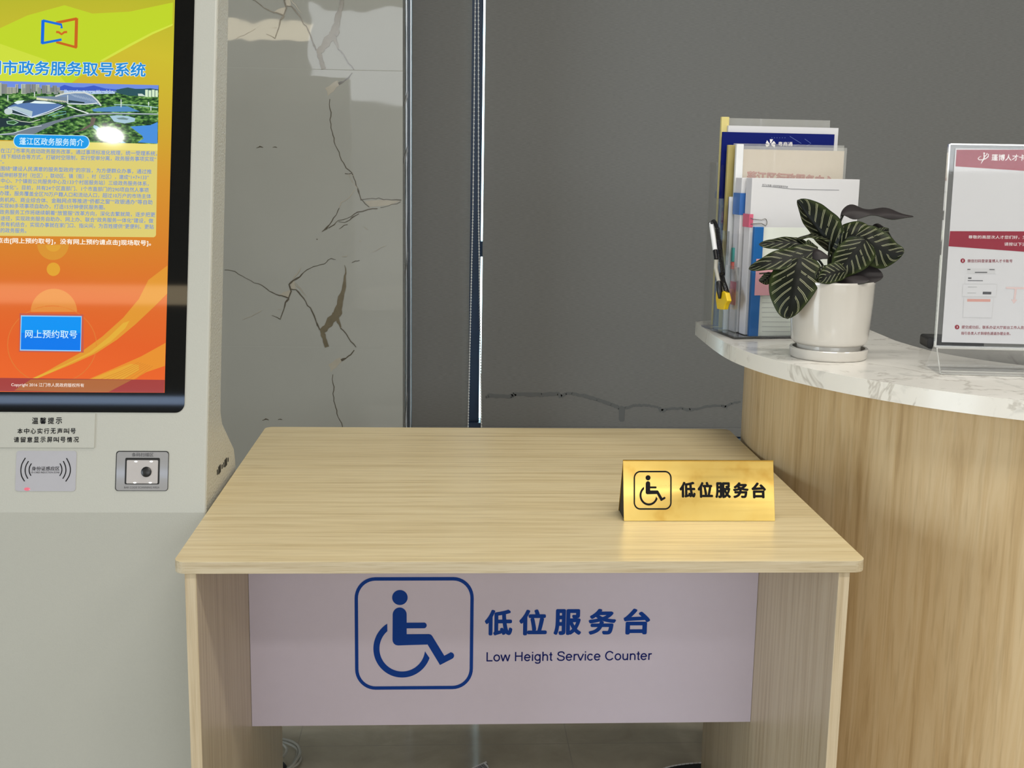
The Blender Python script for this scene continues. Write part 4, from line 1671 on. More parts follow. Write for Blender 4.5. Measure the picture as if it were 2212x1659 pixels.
# card reader window
b = MB()
b.prism(quad_round((36, 974), (166, 974), (163, 1061), (33, 1061), .004, .0008), PKI.n * -.003)
reader = b.build('card_reader', 'reader', kiosk)
b = MB()
kr = crop((0, 880), .12054)
for pts in ([(460, 905), (400, 1010), (378, 1120), (392, 1230), (445, 1325)], [(515, 962), (470, 1045), (456, 1125), (466, 1200), (503, 1278)], [(568, 1005), (537, 1062), (527, 1120), (534, 1172), (558, 1225)],
            [(1195, 910), (1245, 1010), (1265, 1115), (1246, 1220), (1182, 1328)], [(1138, 962), (1172, 1040), (1185, 1120), (1172, 1195), (1130, 1278)], [(1078, 1005), (1105, 1062), (1114, 1115), (1105, 1170), (1074, 1228)]):
    q = []
    for i in range(17):
        t = i / 16 * 4
        k = min(3, int(t))
        f = t - k
        p0, p1, p2, p3 = pts[max(0, k - 1)], pts[k], pts[k + 1], pts[min(4, k + 2)]
        q.append(tuple(.5 * ((2 * p1[j]) + (-p0[j] + p2[j]) * f + (2 * p0[j] - 5 * p1[j] + 4 * p2[j] - p3[j]) * f * f + (-p0[j] + 3 * p1[j] - 3 * p2[j] + p3[j]) * f ** 3) for j in (0, 1)))
    pxline(b, PKI, [kr(*p) for p in q], 2.1, .0012, 0)
text(b, PKI, '身份证感应区', kr(572, 1096), kr(1070, 1096), 9, .0012, 0, .006, 3)
text(b, PKI, 'ID-CARD INDUCTION ZONE', kr(566, 1165), kr(1070, 1165), 3.6, .0012, 0, .0, 2)
b.build('reader_markings', 'ink', reader)
b = MB()
b.lathe([(.0001, 0), (.0036, 0), (.0034, .0008), (.002, .0016), (.0002, .0019)], (0, 0, 0), 16)
red = display('red_indicator_glow', rgb(236, 120, 136), 1.0)
pr = PKI.px(59, 1056.5, .0008)
R3 = Matrix((PKI.ex, PKI.ey, PKI.n)).transposed()
for i, p in enumerate(b.v):
    b.v[i] = pr + R3 @ Vector((p.x * 1.3, p.y * .7, p.z * .3))
b.build('indicator_lamp', red, reader)

# bar code scanner window
ks = crop((230, 960), .07233)
b = MB()
b.prism(quad_round((251.2, 974), (365, 974.5), (363, 1060.5), (249, 1060.5), .0045, .0010), PKI.n * -.003)
b.build('scanner_rim', 'matt_black', kiosk)
b = MB()
b.prism(quad_round((253, 976), (364, 976.5), (362, 1059.5), (250.8, 1059.5), .004, .0013), PKI.n * -.003)
M['scanner_window'] = simple('glossy_grey_scanner_window', rgb(150, 150, 152), 0.05)
M['scanner_inner'] = simple('pale_reflector', rgb(176, 172, 172), 0.3)
scan = b.build('barcode_scanner', 'scanner_window', kiosk)
b = MB()
b.prism(quad_round(ks(570, 402), ks(1602, 402), ks(1585, 1192), ks(550, 1192), .002, .0016), PKI.n * -.002, 0)
b.build('reading_window', 'matt_black', scan)
b = MB()
b.prism(quad_round(ks(622, 470), ks(1552, 470), ks(1535, 1168), ks(596, 1168), .0015, .0019), PKI.n * -.002, 0)
b.build('reflector', 'scanner_inner', scan)
b = MB()
b.lathe([(.0078, 0), (.0078, .0008), (.0066, .0016), (.004, .0022), (.0003, .0025)], (0, 0, 0), 24)
pl_ = PKI.px(*ks(1200, 822), .0019)
for i, p in enumerate(b.v):
    b.v[i] = pl_ + R3 @ p
b.build('lens', 'black', scan, smooth=50)
led = display('scanner_led_glow', (1, 1, .98, 1), 1.6)
for x, y in ((890, 512), (1350, 512), (855, 1145), (1318, 1145)):
    b = MB()
    pxpoly(b, PKI, circle_px(*ks(x, y), 3.6, 1.7, 12), .0022)
    b.build('led', led, scan)
b = MB()
text(b, PKI, '条码扫描区', ks(765, 308), ks(1412, 308), 8.6, .0016, 0, .008, 3)
b.build('scanner_lettering', 'grey_ink', scan)
b = MB()
text(b, PKI, 'BAR CODE SCANNING AREA', ks(535, 1286), ks(1590, 1284), 4.2, .0016, 0, 0, 2)
b.build('scanner_lettering', 'grey_ink', scan)

# ================================================================== BROCHURE HOLDER
ca, sa = math.cos(math.radians(8)), math.sin(math.radians(8))
P0 = onz(1585, 733, HS)
EX, EY, EZ = Vector((ca, sa, 0)), Vector((-sa, ca, 0)), Vector((0, 0, 1))
PH = Plane(P0, EX, EZ)                                # front face of the holder; n points to the viewer
HW = 0.236
HD = 0.178
t_ = .0035
holder = thing('brochure_holder', 'clear acrylic four-step brochure holder on the curved counter', 'brochure holder', P0 + EX * HW / 2 + EY * HD / 2)


def hp(a, d, z):
    """point in the holder: across a, depth d from the front, height z above the worktop"""
    return P0 + EX * a + EY * d + EZ * z


PSD = Plane(P0, EY * -1, EZ)                          # left side face


def zpx(d, u, v):
    return PH.off(-d).hit(u, v)[1]


zs = [zpx(.0575, 1575, 572), zpx(.0970, 1570, 497), zpx(.135, 1561, 428), zpx(HD, 1550, 351)]
b = MB()
b.prism([hp(0, 0, t_), hp(HW, 0, t_), hp(HW, HD, t_), hp(0, HD, t_)], EZ * -(t_ - .0003))
b.build('base_plate', 'clear_blue', holder)
ds = [0.0, .0575, .0970, .135, HD]
for a0 in (0, HW - t_):
    b = MB()
    step = [hp(a0, 0, t_)]
    z_prev = t_
    for k in range(4):
        step += [hp(a0, ds[k] + (.002 if k else 0), zs[k]), hp(a0, ds[k + 1], zs[k])]
    step += [hp(a0, HD, t_)]
    b.prism(step, EX * t_)
    b.build('side_panel', ['clear'], holder)
for k in range(5):
    b = MB()
    zt_ = zs[min(k, 3)] - (.005 if k < 4 else 0)
    zlow = t_
    d = ds[k] if k < 4 else HD - t_
    d += .0002
    b.prism([hp(t_, d, zlow), hp(HW - t_, d, zlow), hp(HW - t_, d, zt_ - (.004 if k == 0 else 0)), hp(t_, d, zt_ - (.004 if k == 0 else 0))], EY * .0022)
    b.build('front_panel' if k == 0 else ('back_panel' if k == 4 else 'divider'), 'clear', holder)
for k in range(4):                                    # visible bright front edges of the side steps
    b = MB()
    b.fbox(PH.off(-ds[k]), 0.0, .0034, t_ if k == 0 else zs[k - 1], zs[k], .0002, .0012, 0)
    b.build('polished_edge', 'clear_edge', holder)
b = MB()
b.fbox(PH, 0, HW, .0005, .006, .0002, .0016, 0)
b.build('polished_edge', 'clear_edge', holder)


# papers: slabs standing in the holder, placed by depth d
def sheet(name, d, thick, left, right, top, mats, label, cat, lean=.0, group=None, bottom=.0045, build=True, round_top=0.0):
    """left/right/top are image points; the slab stands on the base plate at depth d..d+thick"""
    PL = PH.off(-d)
    al = PL.hit(*left)[0]
    ar = PL.hit(*right)[0]
    ztop = PL.hit(*top)[1]
    o = thing(name, label, cat, hp((al + ar) / 2, d + thick / 2, bottom), group)
    b = MB()
    b.prism([PL.pt(al, bottom), PL.pt(ar, bottom), PL.pt(ar, ztop), PL.pt(al, ztop)], PL.n * -thick, 0, 1 if len(mats) > 1 else 0)
    return o, b, PL, al, ar, ztop, mats


# rearmost: clear cover with pale yellow spine bar
o, b, PL, al, ar, zt_, _ = sheet('report_cover', .1672, .0006, (1569, 330), (1789, 330), (1680, 257.5), ['film'], 'clear report cover with pale yellow spine bar, rearmost and tallest in the holder', 'report cover')
b.build('cover_sheet', 'film', o)
b = MB()
a0, a1 = PL.hit(1555.5, 300)[0], PL.hit(1572, 300)[0]
b.fbox(PL, a0, a1, .0045, PL.hit(1563, 252.5)[1], -.004, .004)
b.build('spine_bar', 'ivory_tab', o, bevel=.001)
# white papers filed behind the navy brochure
o, b, PL, al, ar, zt_, _ = sheet('document', .155, .007, (1571, 330), (1808, 330), (1680, 273.5), ['paper', 'paper_edge'], 'white papers just behind the navy brochure', 'document')
b.build('paper_stack', ['paper', 'paper_edge'], o)
# navy brochure
o, b, PL, al, ar, zt_, _ = sheet('brochure', .146, .004, (1559, 330), (1800.5, 330), (1680, 287.5), ['navy_paper'], 'navy brochure with a white pinwheel logo near its top', 'brochure')
cov = b.build('cover', 'navy_paper', o)
b = MB()
kb = crop((1480, 230), .18987)
for i, (ang_, r0, r1) in enumerate(((-82, 12, 62), (-30, 12, 58), (18, 12, 56), (160, 12, 56), (210, 12, 58))):
    c0 = (970, 432)
    t0 = math.radians(ang_)
    dx, dy = math.cos(t0), math.sin(t0)
    px_, py_ = -dy, dx
    pts = [(c0[0] + dx * r0 + px_ * 4, c0[1] + dy * r0 + py_ * 4), (c0[0] + dx * r1 + px_ * 22, c0[1] + dy * r1 + py_ * 22), (c0[0] + dx * (r1 - 4) - px_ * 16, c0[1] + dy * (r1 - 4) - py_ * 16), (c0[0] + dx * r0 - px_ * 5, c0[1] + dy * r0 - py_ * 5)]
    pxpoly(b, PL, [kb(*p) for p in pts], .0004)
b.build('pinwheel_logo', 'white_print', cov)
b = MB()
text(b, PL, '粤商通', kb(1058, 425), kb(1222, 428), 9.5, .0004, 0, .012, 3)
b.build('lettering', 'white_print', cov)
M['fine_blue'] = simple('pale_blue_print', rgb(84, 104, 170), 0.5)
b = MB()
for pts in ([(1190, 340), (1320, 420), (1240, 450)], [(1360, 370), (1430, 420), (1380, 450)]):
    pxline(b, PL, [kb(*p) for p in pts], 1.0, .0004)
for i in range(6):
    pxpoly(b, PL, circle_px(*kb(985 + i * 30, 356), .9, .9, 6), .0004)
b.build('cover_pattern', 'fine_blue', cov)
# cover with olive bar
o, b, PL, al, ar, zt_, _ = sheet('report_cover', .128, .0006, (1584, 330), (1822, 340), (1680, 311.5), ['film'], 'clear report cover with olive-yellow spine bar, in front of the navy brochure', 'report cover')
b.build('cover_sheet', 'film', o)
b = MB()
b.fbox(PL, PL.hit(1567.5, 400)[0], PL.hit(1583, 400)[0], .0045, PL.hit(1574, 313)[1], -.004, .004)
b.build('spine_bar', 'ivory_dark', o, bevel=.001)
# clear cover with white spine bar over a peach title page
o, b, PL, al, ar, zt_, _ = sheet('report_cover', .109, .005, (1601, 360), (1822, 360), (1700, 324), ['paper_peach', 'paper_edge'], 'clear report cover with white spine bar over a peach title page with red letters', 'report cover')
pg = b.build('title_page', ['paper_peach', 'paper_edge'], o)
b = MB()
PQ = PL.off(.0015)
c_l, c_r = PQ.hit(1598, 330), PQ.hit(1829, 330)
b.fbox(PQ, c_l[0], c_r[0], .0045, PQ.hit(1700, 317)[1], 0, .0004)
b.build('cover_sheet', 'film', o)
b = MB()
b.fbox(PL, PL.hit(1585.5, 400)[0], PL.hit(1601, 400)[0], .0045, PL.hit(1590, 311)[1], -.004, .0045)
b.build('spine_bar', 'white_bar', o, bevel=.001)
b = MB()
text(b, PL, '蓬江区行政服务中心', (1613, 380), (1801, 391), 22, .0006, 0, .05, 4)
text(b, PL, '蓬江区行政服务中心', (1614, 380), (1800, 391), 21, .0009, 1, .012, 4)
b.build('lettering', ['orange_red', 'dust_pink'], pg)
# thin purple-grey file seen at the side
o, b, PL, al, ar, zt_, _ = sheet('document', .0996, .0035, (1574, 450), (1700, 450), (1580, 425), ['white_bar', 'purple_grey'], 'thin pale file with a purple-grey edge beside the blue binder clip', 'document')
b.build('file_cover', ['white_bar', 'purple_grey'], o)
# stack held by the blue clip
o, b, PL, al, ar, zt_, _ = sheet('document', .062, .031, (1597, 500), (1800, 500), (1602, 384), ['paper', 'paper_edge'], 'thick white paper stack held at its spine by the large blue binder clip', 'document')
b.build('paper_stack', ['paper', 'paper_edge'], o, bevel=.001)
stack_pl, stack_al = PL, al
b = MB()
for (v0, v1, m_) in ((537, 567, 0), (568, 583, 1)):
    z1, z0 = PL.hit(1586, v0)[1], PL.hit(1586, v1)[1]
    b.fbox(PL, al - .004, al, z0, z1, -.026, -.018, m_)
b.build('index_tab', ['teal', 'coral'], o)
b = MB()
z1, z0 = PL.hit(1585, 610)[1], PL.hit(1590, 660)[1]
b.fbox(PL, al - .0012, al - .0002, z0, z1, -.030, -.002)
M['rose_band'] = simple('rose_paper_band', rgb(206, 120, 140), 0.6)
b.build('spine_label', 'rose_band', o)
cl = thing('binder_clip', 'large blue binder clip on the spine of the white paper stack', 'binder clip', hp(al, .079, PL.hit(1590, 440)[1]))
z1, z0 = PL.hit(1590, 417)[1], PL.hit(1590, 464)[1]
b = MB()
b.prism([hp(al - .0025, .0606, z0), hp(al - .0025, .0946, z0), hp(al + .014, .0946, z0), hp(al + .014, .0936, z0), hp(al - .001, .0936, z0), hp(al - .001, .0616, z0), hp(al + .012, .0616, z0), hp(al + .012, .0606, z0)], EZ * (z1 - z0))
b.build('clip_body', 'blue_clip', cl)
# front paper stack with pink clip
o, b, PL, al, ar, zt_, _ = sheet('document', .026, .028, (1619, 500), (1850, 500), (1700, 385.5), ['paper', 'paper_edge'], 'tall white document with a header line, held by the pink binder clip', 'document')
doc = b.build('paper_stack', ['paper', 'paper_edge'], o, bevel=.0006)
b = MB()
text(b, PL, '关于公布第一批依申请事项手册', kb(876, 891), kb(1168, 916), 4.6, .0004, 0, .0, 2)
pxline(b, PL, [kb(872, 908), kb(960, 912), kb(1200, 938), kb(1400, 945), kb(1752, 952)], .8, .0004)
b.build('header_lettering', 'grey_ink', doc)
cl = thing('binder_clip', 'small pink binder clip with wire handle on the tall white document', 'binder clip', hp(al, .039, PL.hit(1600, 478)[1]))
z1, z0 = PL.hit(1612, 462.5)[1], PL.hit(1612, 491)[1]
b = MB()
x_r = PL.hit(1626, 478)[0]
b.prism([hp(al - .0025, .0246, z0), hp(al - .0025, .0554, z0), hp(x_r + .004, .0554, z0), hp(x_r + .004, .0544, z0), hp(al - .001, .0544, z0), hp(al - .001, .0256, z0), hp(x_r, .0256, z0), hp(x_r, .0246, z0)], EZ * (z1 - z0))
b.build('clip_body', 'pink_clip', cl)
b = MB()
PW = PL.off(.0035)
kz = crop((1600, 420), .09042)
w = [PW.px(*kz(*p)) for p in [(230, 560), (300, 592), (500, 612), (545, 590), (580, 580), (610, 600), (628, 660), (625, 710), (592, 752), (550, 725), (500, 695), (400, 690), (240, 708)]]
b.tube(w, .0008, 6)
b.build('wire_handle', 'steel', cl, smooth=60)
# front file with blue bar
o, b, PL, al, ar, zt_, _ = sheet('report_cover', .0066, .004, (1643, 600), (1858, 600), (1700, 491.5), ['paper_green', 'paper_edge'], 'low ruled white file with a bright blue spine bar, foremost in the holder', 'report cover', bottom=.0048)
pg = b.build('ruled_page', ['paper_green', 'paper_edge'], o)
b = MB()
b.fbox(PL, PL.hit(1623, 600)[0], PL.hit(1643, 600)[0], .0045, PL.hit(1632, 490)[1], -.006, .0035)
b.build('spine_bar', 'blue_bar', o, bevel=.001)
b = MB()
for i in range(18):
    v = 726 - 10.3 * i
    if v > 590:
        pxline(b, PL, [(1646, v), (1850, v + 1.2)], .9, .0003)
b.build('ruled_lines', 'mid_grey', pg)
b = MB()
b.fbox(PL, PL.hit(1630, 600)[0], PL.hit(1672, 600)[0], PL.hit(1650, 637.5)[1], PL.hit(1650, 559)[1], .0036, .0039)
o = b.build('sticky_note', 'pink_note', None, origin=PL.px(1650, 600))
tag(o, 'pink sticky note on the blue-barred file, half behind a leaf', 'sticky note')

# ================================================================== DESK PEN ON ITS COIL
PSO = PSD.off(.010)
PSN = PSD.off(.016)
pen = thing('counter_pen', 'white counter pen standing in a yellow holder on the side of the brochure holder', 'pen', PSO.px(1556, 640))
kq = crop((1510, 380), .13256)
kq2 = crop((1510, 550), .12057)
b = MB()
line = [kq(195, 770), kq(225, 950), kq(262, 1210)]
b.tube([PSN.px(*p) for p in line], [.0042, .0046, .0046], 12)
b.build('barrel', 'white_bar', pen, smooth=50)
b = MB()
b.tube([PSN.px(*kq(262, 1212)), PSN.px(*kq(282, 1360))], .0044, 12)
b.build('grip', 'black', pen, smooth=50)
b = MB()
b.tube([PSN.px(*kq(176, 778)), PSN.px(*kq(212, 765))], .0028, 8)
b.tube([PSN.px(*kq(196, 800)), PSN.px(*kq(190, 765))], .0046, 10)
b.build('black_end', 'black', pen, smooth=50)
b = MB()
b.tube([PSN.px(*kq(282, 1362)), PSN.px(*kq2(300, 240)), PSN.px(*kq2(352, 480))], [.0042, .0040, .0034], 12)
b.build('transparent_section', 'cable', pen, smooth=50)
b = MB()
b.tube([PSN.px(*kq2(352, 490)), PSN.px(*kq2(372, 670)), PSN.px(*kq2(368, 790))], [.0052, .0056, .0022], 12)
b.build('tip_socket', 'black', pen, smooth=50)
# yellow foot
b = MB()
foot = [(318, 610), (300, 690), (296, 790), (318, 970), (380, 985), (440, 985), (465, 895), (505, 830), (470, 690), (440, 655), (400, 665)]
PSF = PSD.off(.013)
p3 = [PSF.px(*kq2(*p)) for p in foot]
b.prism(p3, PSD.n * -.0095)
b.build('holder_foot', 'yellow', pen, bevel=.0015)
# black coil
b = MB()
path = [kq(205, 740), kq(235, 728), kq(262, 760), kq(300, 860), kq(318, 1040), kq(345, 1200), kq(365, 1400), kq(392, 1600), kq2(400, 350), kq2(440, 500), kq2(490, 640), kq2(520, 740), kq2(490, 880), kq2(450, 950)]
ctr = [PSD.off(.0065).px(*p) for p in path]
pts = []
for i in range(len(ctr) - 1):
    L_ = (ctr[i + 1] - ctr[i]).length
    k = max(6, int(L_ / .00042))
    for j in range(k):
        c = ctr[i].lerp(ctr[i + 1], j / k)
        tn = (ctr[i + 1] - ctr[i]).normalized()
        x = tn.cross(PSD.n).normalized()
        s_tot = i + j / k
        rr = .0012 if s_tot < 1 else (.0030 if s_tot < 3 else .0042)
        ph = 2 * math.pi * len(pts) / 6.0
        pts.append(c + x * rr * math.cos(ph) + PSD.n * rr * math.sin(ph))
b.tube(pts, .0008, 4)
b.build('coil_cord', 'matt_black', pen)

# ================================================================== POTTED PLANT
sf = onz(1787.5, 783, HS)
vd = (sf - CAM)
vd.z = 0
vd.normalize()
RS = .0646
pc = Vector((sf.x, sf.y, HS)) + vd * RS
pc.z = HS
b = MB()
sh_ = .0175
b.lathe([(RS - .006, 0.0002), (RS - .002, .0004), (RS, .003), (RS + .001, sh_ - .001), (RS, sh_), (RS - .004, sh_), (RS - .0045, .006), (RS - .01, .004), (.001, .004)], pc, 64)
o = b.build('plant_saucer', 'ceramic', None, origin=pc, smooth=40)
tag(o, 'round white ceramic saucer under the plant pot', 'saucer')
plant = thing('potted_plant', 'dark striped leafy houseplant in a white ceramic pot', 'potted plant', pc + Vector((0, 0, .004)))
PV = Plane(pc, Vector((vd.y, -vd.x, 0)), EZ)          # upright plane through the pot's axis
RT = .0705
zt_ = PV.off(.0 + RT).hit(1800, 612)[1] + .000
b = MB()
zp0 = .0045
prof = [(.046, zp0), (.052, zp0 + .0005), (.0535, zp0 + .002), (.0535, zp0 + .0185), (.0555, zp0 + .019), (.0600, zp0 + .0205), (.0632, zp0 + .025), (.0645, zp0 + .032), (.0665, zp0 + .06), (.0685, zp0 + .09), (RT - .0008, zt_ - .006), (RT, zt_ - .002), (RT - .0008, zt_), (RT - .004, zt_), (RT - .006, zt_ - .01), (RT - .012, zt_ - .03)]
b.lathe(prof, pc, 72)
b.build('pot', 'ceramic', plant, smooth=40)
b = MB()
b.lathe([(.0005, zt_ - .016), (.03, zt_ - .014), (RT - .0085, zt_ - .018), (RT - .0085, zt_ - .022), (.0005, zt_ - .022)], pc, 40)
b.build('soil', 'soil', plant)

VS = vd                                               # away from the viewer
crown = pc + Vector((0, 0, zt_))


def at(u, v, dd):
    """point seen at (u, v) on the upright plane through the pot's axis moved dd away from the viewer"""
    return PV.off(-dd).px(u, v)


def leaf(mid, left, right, fold=.1, wave=.0, both='leaf', peak=.72, droop=0.0):
    """mid: image points (u, v, depth) base to tip; left/right: half-width vectors (du, dv, ddepth) at the widest place"""
    ps = [at(*p) for p in mid]
    i = len(mid) // 2
    m0 = mid[i]
    base = at(*m0)
    Lv = at(m0[0] + left[0], m0[1] + left[1], m0[2] + left[2]) - base
    Rv = at(m0[0] + right[0], m0[1] + right[1], m0[2] + right[2]) - base
    tn = (ps[-1] - ps[0]).normalized()
    nn = (Rv - Lv).cross(tn).normalized()
    if nn.dot(CAM - base) < 0:
        nn = -nn
    ph = random.uniform(0, 6)

    def fn(off):
        def g(u, v):
            s = u * 2 - 1
            w = 1.1 * max(0.0, 1 - abs(2 * v ** peak - 1) ** 2.3) ** .78 if 0 < v < 1 else 0
            c = cat(ps, v)
            side = (Rv if s > 0 else Lv) * abs(s) * w
            bow = nn * (-fold * (Rv - Lv).length * .5 * (s * s) * w)
            rip = nn * wave * (Rv - Lv).length * math.sin(v * 16 + ph + (2 if s > 0 else 0)) * abs(s) ** 1.5 * w
            dr = Vector((0, 0, -droop * abs(s) ** 2 * w))
            return c + side + bow + rip + dr + nn * off
        return g
    b = MB()
    b.grid(fn(.0004), 14, 30, 0, uv=True)
    b.grid(fn(-.0004), 14, 30, 1, uv=True, flip=True)
    # face the upper sheet outwards
    return b


def put(b, up=True):
    mats = ['leaf', 'leaf_back'] if up else ['leaf_back', 'leaf']
    return b.build('leaf', mats, plant, smooth=70)


def stem(pts, r=.0022):
    b = MB()
    ps = [at(*p) for p in pts]
    q = [cat(ps, i / 14) for i in range(15)]
    b.tube(q, [r * (1 - .35 * i / 14) for i in range(15)], 8)
    b.build('stem', 'stem', plant, smooth=60)


base_px = (1797, 606)
# upright leaf at the back left
put(leaf([(1797, 540, .005), (1780, 512, .004), (1760, 487, .008), (1740, 460, .012), (1722, 432, .016)], (-14, 14, .012), (34, -26, -.006), .18, .05))
# the same leaf's lower, broader heel
put(leaf([(1818, 556, .0), (1814, 530, .0), (1806, 508, .003), (1796, 484, .006), (1778, 458, .01)], (-26, 8, .006), (16, -10, -.004), .15, .04))
# long leaf reaching right at the top, seen edge-on
put(leaf([(1814, 474, .010), (1820, 458, .012), (1850, 456, .02), (1890, 458, .03), (1935, 463, .04), (1974, 468, .05)], (2, -13, .02), (0, 7, -.01), .25, .12), False)
stem([(1800, 600, .0), (1808, 540, .005), (1812, 505, .008), (1815, 480, .010), (1822, 464, .011)], .0026)
# domed leaf at right
put(leaf([(1812, 545, -.005), (1828, 520, -.008), (1852, 506, -.008), (1880, 503, -.004), (1908, 514, .004)], (-14, -30, .012), (10, 22, -.012), .32, .03))
# dark leaf behind it
put(leaf([(1860, 540, .03), (1890, 515, .04), (1915, 520, .04), (1940, 548, .04)], (0, -30, .01), (0, 16, -.01), .2, .03), False)
put(leaf([(1880, 512, .012), (1900, 502, .02), (1920, 494, .026)], (-4, -8, .0), (6, 12, 0), .1, .02))
# big leaf at far right
put(leaf([(1848, 510, -.012), (1872, 520, -.018), (1898, 533, -.02), (1925, 547, -.02), (1953, 546, -.016)], (14, -32, .008), (-16, 38, -.006), .26, .05))
# striped leaf in the middle, facing forward
put(leaf([(1868, 517, -.024), (1854, 536, -.034), (1838, 556, -.04), (1822, 576, -.044), (1806, 598, -.044)], (-33, -12, .004), (33, 20, .002), .2, .02, peak=.66))
# big drooping leaf at left front
put(leaf([(1728, 556, -.045), (1724, 585, -.062), (1718, 615, -.074), (1710, 650, -.08), (1701, 689, -.08)], (-54, 2, .006), (48, -2, .006), .12, .012, peak=.70))
# long leaf lying to the left
put(leaf([(1766, 538, -.02), (1735, 552, -.035), (1695, 560, -.045), (1655, 570, -.05), (1617, 581, -.05)], (4, 15, -.012), (-4, -24, .012), .2, .05))
# upper left leaf
put(leaf([(1752, 536, .0), (1722, 524, .004), (1695, 524, .004), (1665, 525, .002), (1639, 528, .0)], (2, 13, -.008), (0, -13, .010), .22, .05))
put(leaf([(1736, 548, -.01), (1748, 536, -.012), (1757, 526, -.012), (1763, 540, -.012)], (-10, -8, .0), (10, 8, 0), .2, .0))
# thin leaf above it, edge-on
put(leaf([(1793, 519, .0), (1772, 510, .004), (1750, 508, .006), (1720, 516, .006)], (0, 4, -.012), (0, -6, .010), .2, .05))
# small dark curled leaf
put(leaf([(1748, 560, -.03), (1758, 546, -.03), (1772, 544, -.03), (1790, 554, -.028)], (-4, -9, .01), (4, 13, -.01), .3, .0), False)
# low striped leaf over the rim
put(leaf([(1828, 586, -.05), (1808, 588, -.064), (1786, 596, -.072), (1768, 606, -.074)], (-4, -22, .008), (6, 16, -.004), .25, .03, peak=.8))
put(leaf([(1790, 580, -.04), (1778, 574, -.052), (1768, 586, -.06), (1764, 602, -.062)], (14, -4, .0), (-10, 4, 0), .25, .03))
# dark leaf at the right rim showing its underside
put(leaf([(1838, 590, -.012), (1860, 594, -.014), (1884, 597, -.014), (1908, 597, -.012)], (2, -30, .01), (0, 18, -.012), .1, .0, peak=.55), False)
# low dark leaf over the soil
put(leaf([(1800, 600, -.02), (1826, 600, -.04), (1850, 604, -.05), (1878, 606, -.05)], (0, -16, .02), (0, 8, -.01), .2, .0), False)
# dark narrow leaf in the heart of the plant
put(leaf([(1806, 604, .0), (1805, 580, .006), (1806, 555, .008), (1808, 528, .006)], (-16, 0, .006), (16, 0, -.006), .2, .02), False)
# little leaf at far left
put(leaf([(1668, 592, -.03), (1658, 600, -.032), (1648, 608, -.032), (1640, 608, -.03)], (8, 8, .0), (-6, -8, 0), .2, .0))
stem([(1790, 606, -.01), (1740, 585, -.02), (1690, 588, -.028), (1640, 591, -.03)], .0018)
stem([(1792, 606, .0), (1796, 575, .0), (1800, 545, .002)], .0030)
stem([(1796, 606, .0), (1815, 570, .0), (1840, 530, -.008)], .0026)
stem([(1788, 606, -.01), (1775, 570, -.015), (1750, 545, -.02)], .0024)
stem([(1786, 606, -.015), (1765, 575, -.03), (1732, 556, -.042)], .0024)
stem([(1800, 606, .0), (1806, 560, .0), (1830, 515, -.006), (1866, 515, -.02)], .0024)
stem([(1790, 606, .0), (1790, 560, .0), (1793, 520, .0)], .0026)

# ================================================================== ACRYLIC SIGN STAND
cs, ss = math.cos(math.radians(-6.5)), math.sin(math.radians(-6.5))
S0 = onz(2030, 809.5, HS)
SX, SY = Vector((cs, ss, 0)), Vector((-ss, cs, 0))
PSG = Plane(S0, SX, EZ)
stand = thing('sign_stand', 'clear acrylic T-shaped sign stand on the counter at the right edge', 'sign stand', S0 + SX * .115 + SY * .035)
SWd, SDp = .226, .078
SHb = PSG.off(-SDp * .5).hit(2019.5, 748)[1] - .0006


def sp_(a, d, z):
    return S0 + SX * a + SY * d + EZ * z


b = MB()
b.prism([sp_(0, 0, .0004), sp_(0, SDp, .0004), sp_(0, SDp, .006), sp_(0, SDp * .62, SHb), sp_(0, SDp * .38, SHb), sp_(0, 0, .006)], SX * SWd)
b.build('foot', 'clear', stand, bevel=.0008)
b = MB()
b.tube([sp_(.002, .0015, .006), sp_(SWd - .002, .0015, .006)], .0009, 6)
b.tube([sp_(.002, .0015, .0014), sp_(SWd - .002, .0015, .0014)], .0007, 6)
b.tube([sp_(.002, SDp * .38, SHb - .001), sp_(SWd - .002, SDp * .38, SHb - .001)], .0009, 6)
b.tube([sp_(.001, .001, .002), sp_(.001, SDp * .38, SHb - .001)], .0009, 6)
b.build('foot_edge', 'bright_edge', stand)
# upright pocket; leans back slightly
dm_ = SDp * .5
q0 = PSG.off(-dm_).hit(2019.5, 748)
q1 = PSG.off(-dm_).hit(2053, 311.5)
lean = Vector((0, 0, 1)) + SY * 0.035
PPO = Plane(PSG.off(-dm_).pt(q0[0], q0[1]), SX, lean)
w_left0 = 0.0
topb = PPO.hit(2053, 311.5)[1]
PW_ = .218
b = MB()
b.fbox(PPO, 0, PW_, 0, topb, .0012, .0034)
b.build('front_pane', 'clear', stand)
b = MB()
b.fbox(PPO, 0, PW_, 0, topb, -.0034, -.0012)
b.build('back_pane', 'clear', stand)
b = MB()
b.fbox(PPO, -.0012, .0012, -.001, topb, -.0034, .0036)
b.fbox(PPO, .0012, PW_, topb - .0012, topb + .0012, -.0034, .0036)
b.fbox(PPO, .0012, PW_, -.0015, .0012, -.0034, .0036)
b.build('pane_edge', 'bright_edge', stand)
# poster in the pocket
PO = PPO
pa0, pb0 = PO.hit(2035, 739)
pa0 = PO.hit(2049, 530)[0]
pb1 = PO.hit(2070, 320.5)[1]
poster = thing('poster', 'white A4 poster with maroon banners inside the clear sign stand', 'poster', PO.pt(.11, pb0))
b = MB()
pa1 = pa0 + .206
b.fbox(PO, pa0, pa1, pb0, pb1, -.0004, .0004)
sheet_ = b.build('sheet', 'paper', poster)
b = MB()


def clip_px(pts):
    return pts


hq = .0007


def pofrac(u, v):
    return PO.hit(u, v)


def po_poly(pts, mat=0, h_=hq):
    pxpoly(b, PO, pts, h_, mat)


